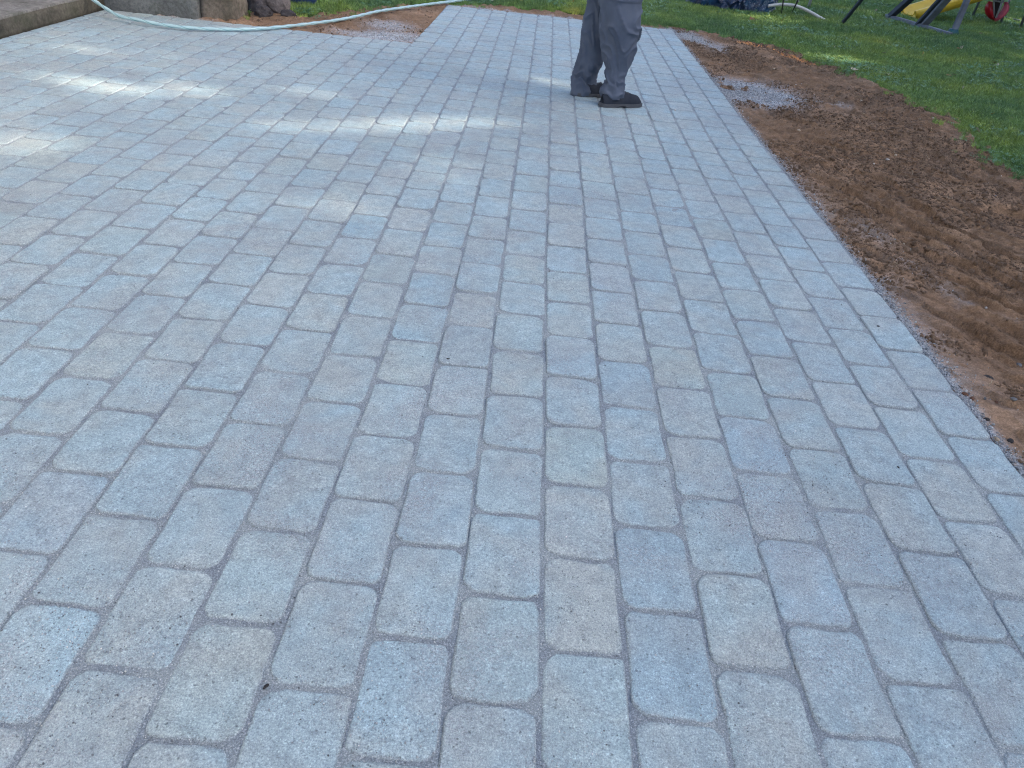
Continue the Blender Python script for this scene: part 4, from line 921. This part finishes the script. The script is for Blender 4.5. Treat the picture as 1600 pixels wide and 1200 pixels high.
def shoe(heel, toe, w_=.050, h_=.105):
    heel, toe = np.asarray(heel), np.asarray(toe); d = toe-heel; L_ = np.linalg.norm(d); d /= L_; s = np.array([-d[1], d[0], 0])
    e = thing('shoe', None, None, (0, 0, 0)); e.parent = pm_
    for kk in ('label', 'category'):
        if kk in e: del e[kk]
    def sec(t):                       # half width and top height along the shoe
        ww = w_*np.interp(t, [0, .06, .25, .45, .72, .9, 1], [.45, .75, .80, .78, 1., .84, .36]); hh = np.interp(t, [0, .05, .30, .42, .58, .75, .9, 1], [.060, .098, h_, h_*.95, .084, .074, .064, .034]); return ww, hh
    V, Fc = [], []; m, n = 34, 24
    for i in range(m):
        t = i/(m-1); ww, hh = sec(t); c = heel+d*L_*t
        for q in range(n):
            a = math.pi*q/(n-1); x = math.cos(a); z = math.sin(a)**.62
            V.append(c+s*ww*x*(1-.18*z*z)+np.array([0, 0, .022+(hh-.022)*z+.0025*math.sin(t*38)*z*(.35 < t < .72)]))
    for i in range(m-1):
        for q in range(n-1): Fc.append((i*n+q, i*n+q+1, (i+1)*n+q+1, (i+1)*n+q))
    Fc.append(tuple(range(n))); Fc.append(tuple((m-1)*n+q for q in range(n)))
    up = link('upper', mesh('upper', rel(pm_, *V), Fc, True), e, M_SHOE)
    V, Fc = [], []; m = 44
    out = []
    for i in range(m):
        t = i/m
        tt = t*2 if t < .5 else 2-2*t; sg = 1 if t < .5 else -1; tt = .5-.5*math.cos(math.pi*tt); ww, _ = sec(tt); out.append(heel+d*L_*(tt*1.05-.025)+s*sg*(ww+.006)*(1 if .0 < tt < 1 else .0))
    for z, k_ in ((.001, .97), (.006, 1.0), (.017, 1.), (.022, .97)):
        for p in out: V.append(p+np.array([0, 0, z+(.012 if (z < .005 and .36 < ((p-heel)@d)/L_ < .5) else 0)]))
    for r in range(3):
        for i in range(m): Fc.append((r*m+i, r*m+(i+1) % m, (r+1)*m+(i+1) % m, (r+1)*m+i))
    Fc += [tuple(range(m-1, -1, -1)), tuple(3*m+i for i in range(m))]
    link('sole', mesh('sole', rel(pm_, *V), Fc, False), e, M_SOLE)
    V, Fc = [], []
    for q in range(4):                # laces
        t = .42+.075*q; ww, hh = sec(t); c = heel+d*L_*t
        pts = [c+s*x*ww+np.array([0, 0, hh-.010*abs(x)*2+.004])+d*(.006*(q % 2*2-1)*x*2) for x in np.linspace(-.45, .45, 6)]
        v, f = tube_data(pts, .003, 6); b = len(V); V += v; Fc += [tuple(b+i for i in g_) for g_ in f]
    link('lace', mesh('lace', rel(pm_, *V), Fc, True), e, M_SOLE)
h1 = G(940, 168); t1 = G(1001, 164)
shoe((h1[0]-.002, h1[1]+.03, 0), (t1[0]-.012, t1[1]-.025, 0), .048, .10)
h2 = G(898, 151); shoe((h2[0]+.015, h2[1]+.04, 0), (h2[0]+.275, h2[1]+.12, 0), .044, .085)
# body (mostly above the picture): one skinned surface, clothes over it
def skin(name, pts, edges, rad, mat, parent, sub=2, root=0):
    me = mesh(name, rel(pm_, *pts), []); me = bpy.data.meshes.new(name); me.from_pydata([tuple(map(float, p)) for p in rel(pm_, *pts)], edges, [])
    o = link(name, me, parent, None); o.modifiers.new('skin', 'SKIN'); sv = me.skin_vertices[0].data
    for i, r in enumerate(rad): sv[i].radius = r if hasattr(r, '__len__') else (r, r); sv[i].use_root = (i == root)
    o.modifiers['skin'].use_smooth_shade = True
    s = o.modifiers.new('sub', 'SUBSURF'); s.levels = sub; s.render_levels = sub; me.materials.append(mat); return o
fd = np.array([.96, .28, 0]); ld = np.array([-.28, .96, 0])         # facing, left
B = np.array([.30, 4.96, 0]); z_ = lambda h, f=0, l=0: B+fd*f+ld*l+np.array([0, 0, h])
pts = [z_(.98), z_(1.15, .0), z_(1.32, .01), z_(1.44, .02), z_(1.52, .035), z_(1.60, .055), z_(1.70, .06),
    z_(1.42, .01, .19), z_(1.15, -.03, .25), z_(.93, .10, .25), z_(.87, .13, .25), z_(1.42, .01, -.19), z_(1.15, -.03, -.25), z_(.93, .10, -.25), z_(.87, .13, -.25),
    z_(.90, .0, .09), np.array([.24, 5.05, .50]), np.array([.205, 5.07, .10]), z_(.90, .0, -.09), np.array([.375, 4.88, .50]), np.array([.385, 4.87, .10])]
E_ = [(0, 1), (1, 2), (2, 3), (3, 4), (4, 5), (5, 6), (3, 7), (7, 8), (8, 9), (9, 10), (3, 11), (11, 12), (12, 13), (13, 14), (0, 15), (15, 16), (16, 17), (0, 18), (18, 19), (19, 20)]
RAD = [(.14, .11), (.13, .10), (.15, .11), (.10, .09), (.055, .055), (.085, .075), (.08, .07), .06, .045, .030, .028, .06, .045, .030, .028, .05, .035, .030, .05, .035, .030]
for sd2, w_i in ((1, 10), (-1, 14)):
    wr = pts[w_i]; base = len(pts)
    for fi, (of, ln_) in enumerate(((-.030, .062), (-.010, .075), (.010, .080), (.030, .070))):
        k0 = wr+np.array([0, 0, -.045])+fd*of*.7; pts += [k0+fd*of*.2+np.array([0, 0, -.03]), k0+fd*of*.3+ld*-sd2*.010+np.array([0, 0, -.03-ln_*.55]), k0+fd*of*.3+ld*-sd2*.028+np.array([0, 0, -.03-ln_])]
        i = len(pts)-3; E_ += [(w_i, i), (i, i+1), (i+1, i+2)]; RAD += [.011, .0085, .0075]
    pts += [wr+fd*.035+np.array([0, 0, -.045]), wr+fd*.048+np.array([0, 0, -.085])]; i = len(pts)-2; E_ += [(w_i, i), (i, i+1)]; RAD += [.012, .009]
bd = skin('body', pts, E_, RAD, M_SKIN, pm_)
skin('shirt', [z_(.97), z_(1.15), z_(1.32, .01), z_(1.44, .02), z_(1.48, .028), z_(1.42, .01, .19), z_(1.15, -.03, .25), z_(1.08, .01, .25), z_(1.42, .01, -.19), z_(1.15, -.03, -.25), z_(1.08, .01, -.25)],
    [(0, 1), (1, 2), (2, 3), (3, 4), (3, 5), (5, 6), (6, 7), (3, 8), (8, 9), (9, 10)], [(.175, .14), (.165, .13), (.18, .135), (.12, .10), .075, .075, .062, .06, .075, .062, .06], M_SHIRT, pm_)
hm = boulder('hair', (0, 0, 0), (.098, .088, .085), 2, M_HAIR, 3, .05); hm.parent = pm_; hm.location = Vector(rel(pm_, z_(1.735, .035))[0])
for l_ in (-.03, .03):
    e = boulder('eye', (0, 0, 0), (.012, .012, .010), 2, M_HAIR, 2, .0); e.parent = pm_; e.location = Vector(rel(pm_, z_(1.665, .135, l_))[0])
nz = boulder('nose', (0, 0, 0), (.018, .013, .022), 2, M_SKIN, 2, .1); nz.parent = pm_; nz.location = Vector(rel(pm_, z_(1.63, .145))[0])
mo = boulder('mouth', (0, 0, 0), (.010, .024, .006), 2, simple('lips', (.35, .14, .12), .5), 2, .05); mo.parent = pm_; mo.location = Vector(rel(pm_, z_(1.59, .135))[0])

# ================================================================ unseen leaf screen added to block the sun, holes cut for sun patches
GAPS = [(-1.10, 3.80, .62, .042, .36), (-.50, 4.14, .46, .036, .36), (-2.36, 3.00, .30, .10, .9), (-2.15, 4.08, .26, .060, .5), (.02, 5.36, .14, .050, .2),
    (2.50, 9.85, .40, .24, .2), (2.66, 7.50, .34, .20, .2), (4.3, 6.6, .35, .10, .3), (7.5, 13, .7, .3, .2), (5.5, 9.0, .5, .14, .3), (-2.5, 4.9, .14, .04, .3)]
gr_ = random.Random(79)
for (cx, cyy, sx, sy_, n) in ((-2.4, 3.7, .5, .6, 12), (-1.5, 4.1, .5, .30, 5), (-.60, 2.85, .35, .25, 2), (-2.7, 4.6, .4, .4, 4), (-.2, 3.4, .4, .3, 2), (5, 9, 2.5, 2.5, 30)):
    for q in range(n): GAPS.append((gr_.gauss(cx, sx*.6), gr_.gauss(cyy, sy_*.6), gr_.uniform(.07, .16), gr_.uniform(.022, .040), gr_.uniform(.1, .8)))
t_ = TOSUN
def gap_hit(P, mar):
    gx = P[:, 0]-P[:, 2]*t_[0]/t_[2]; gy = P[:, 1]-P[:, 2]*t_[1]/t_[2]; hit = np.zeros(len(P), bool)
    for cx, cyy, rx, ry, an in GAPS:
        dx = (gx-cx)*math.cos(an)+(gy-cyy)*math.sin(an); dy = -(gx-cx)*math.sin(an)+(gy-cyy)*math.cos(an)
        hit |= (dx/(rx+mar))**2+(dy/(ry+mar))**2 < 1
    return hit
def leaf_cloud(n, size, seed, mar):
    r = np.random.default_rng(seed); P = np.column_stack([r.uniform(13.0, 16.0, n), r.uniform(-14, 19, n), r.uniform(.1, 11.5, n)])
    top = 9.8+2.2*(fbm(P[:, 1]*.35, P[:, 0]*.3, 3, 120)-.3)
    P = P[(P[:, 2] < top)]; P = P[~gap_hit(P, mar)]; n = len(P)
    a = r.normal(size=(n, 3)); a /= np.linalg.norm(a, axis=1)[:, None]; b = np.cross(a, r.normal(size=(n, 3))); b /= np.linalg.norm(b, axis=1)[:, None]
    s = size*r.uniform(.7, 1.2, n)[:, None]
    V = np.stack([P-a*s, P+b*s*.6, P+a*s, P-b*s*.6], 1).reshape(-1, 3); return V
def fill(n, size, seed):              # small leaf quads packed round the cut gaps
    r = np.random.default_rng(seed); out = []
    for g in GAPS:
        rx, ry = g[2]+.40, g[3]+.40; m = n; a = r.uniform(0, 6.28, m); q = np.sqrt(r.random(m)); dx, dy = rx*q*np.cos(a), ry*q*np.sin(a)
        gx = g[0]+dx*math.cos(g[4])-dy*math.sin(g[4]); gy = g[1]+dx*math.sin(g[4])+dy*math.cos(g[4]); X = r.uniform(13.2, 15.8, m); s = (X-gx)/t_[0]
        out.append(np.column_stack([X, gy+s*t_[1], s*t_[2]]))
    P = np.concatenate(out); P = P[~gap_hit(P, size*.9)]; n = len(P)
    a = r.normal(size=(n, 3)); a /= np.linalg.norm(a, axis=1)[:, None]; b = np.cross(a, r.normal(size=(n, 3))); b /= np.linalg.norm(b, axis=1)[:, None]
    s = size*r.uniform(.7, 1.2, n)[:, None]
    return np.stack([P-a*s, P+b*s*.6, P+a*s, P-b*s*.6], 1).reshape(-1, 3)
V = np.concatenate([leaf_cloud(90000, .26, 1, .27), fill(1500, .07, 2), leaf_cloud(9000, .07, 3, .02)])
me = bpy.data.meshes.new('screen_leaves'); me.vertices.add(len(V)); me.vertices.foreach_set('co', V.astype(np.float32).ravel())
nq = len(V)//4; me.loops.add(len(V)); me.loops.foreach_set('vertex_index', np.arange(len(V), dtype=np.int32)); me.polygons.add(nq); me.polygons.foreach_set('loop_start', np.arange(0, len(V), 4, dtype=np.int32)); me.update(calc_edges=True)
tr = link('added_leaf_screen', me, None, simple('screen_leaf', (.05, .10, .03), .6, .3, .5, 0)); tr['kind'] = 'stuff'  # added out of view, shaped to let sunlight through only at the gaps
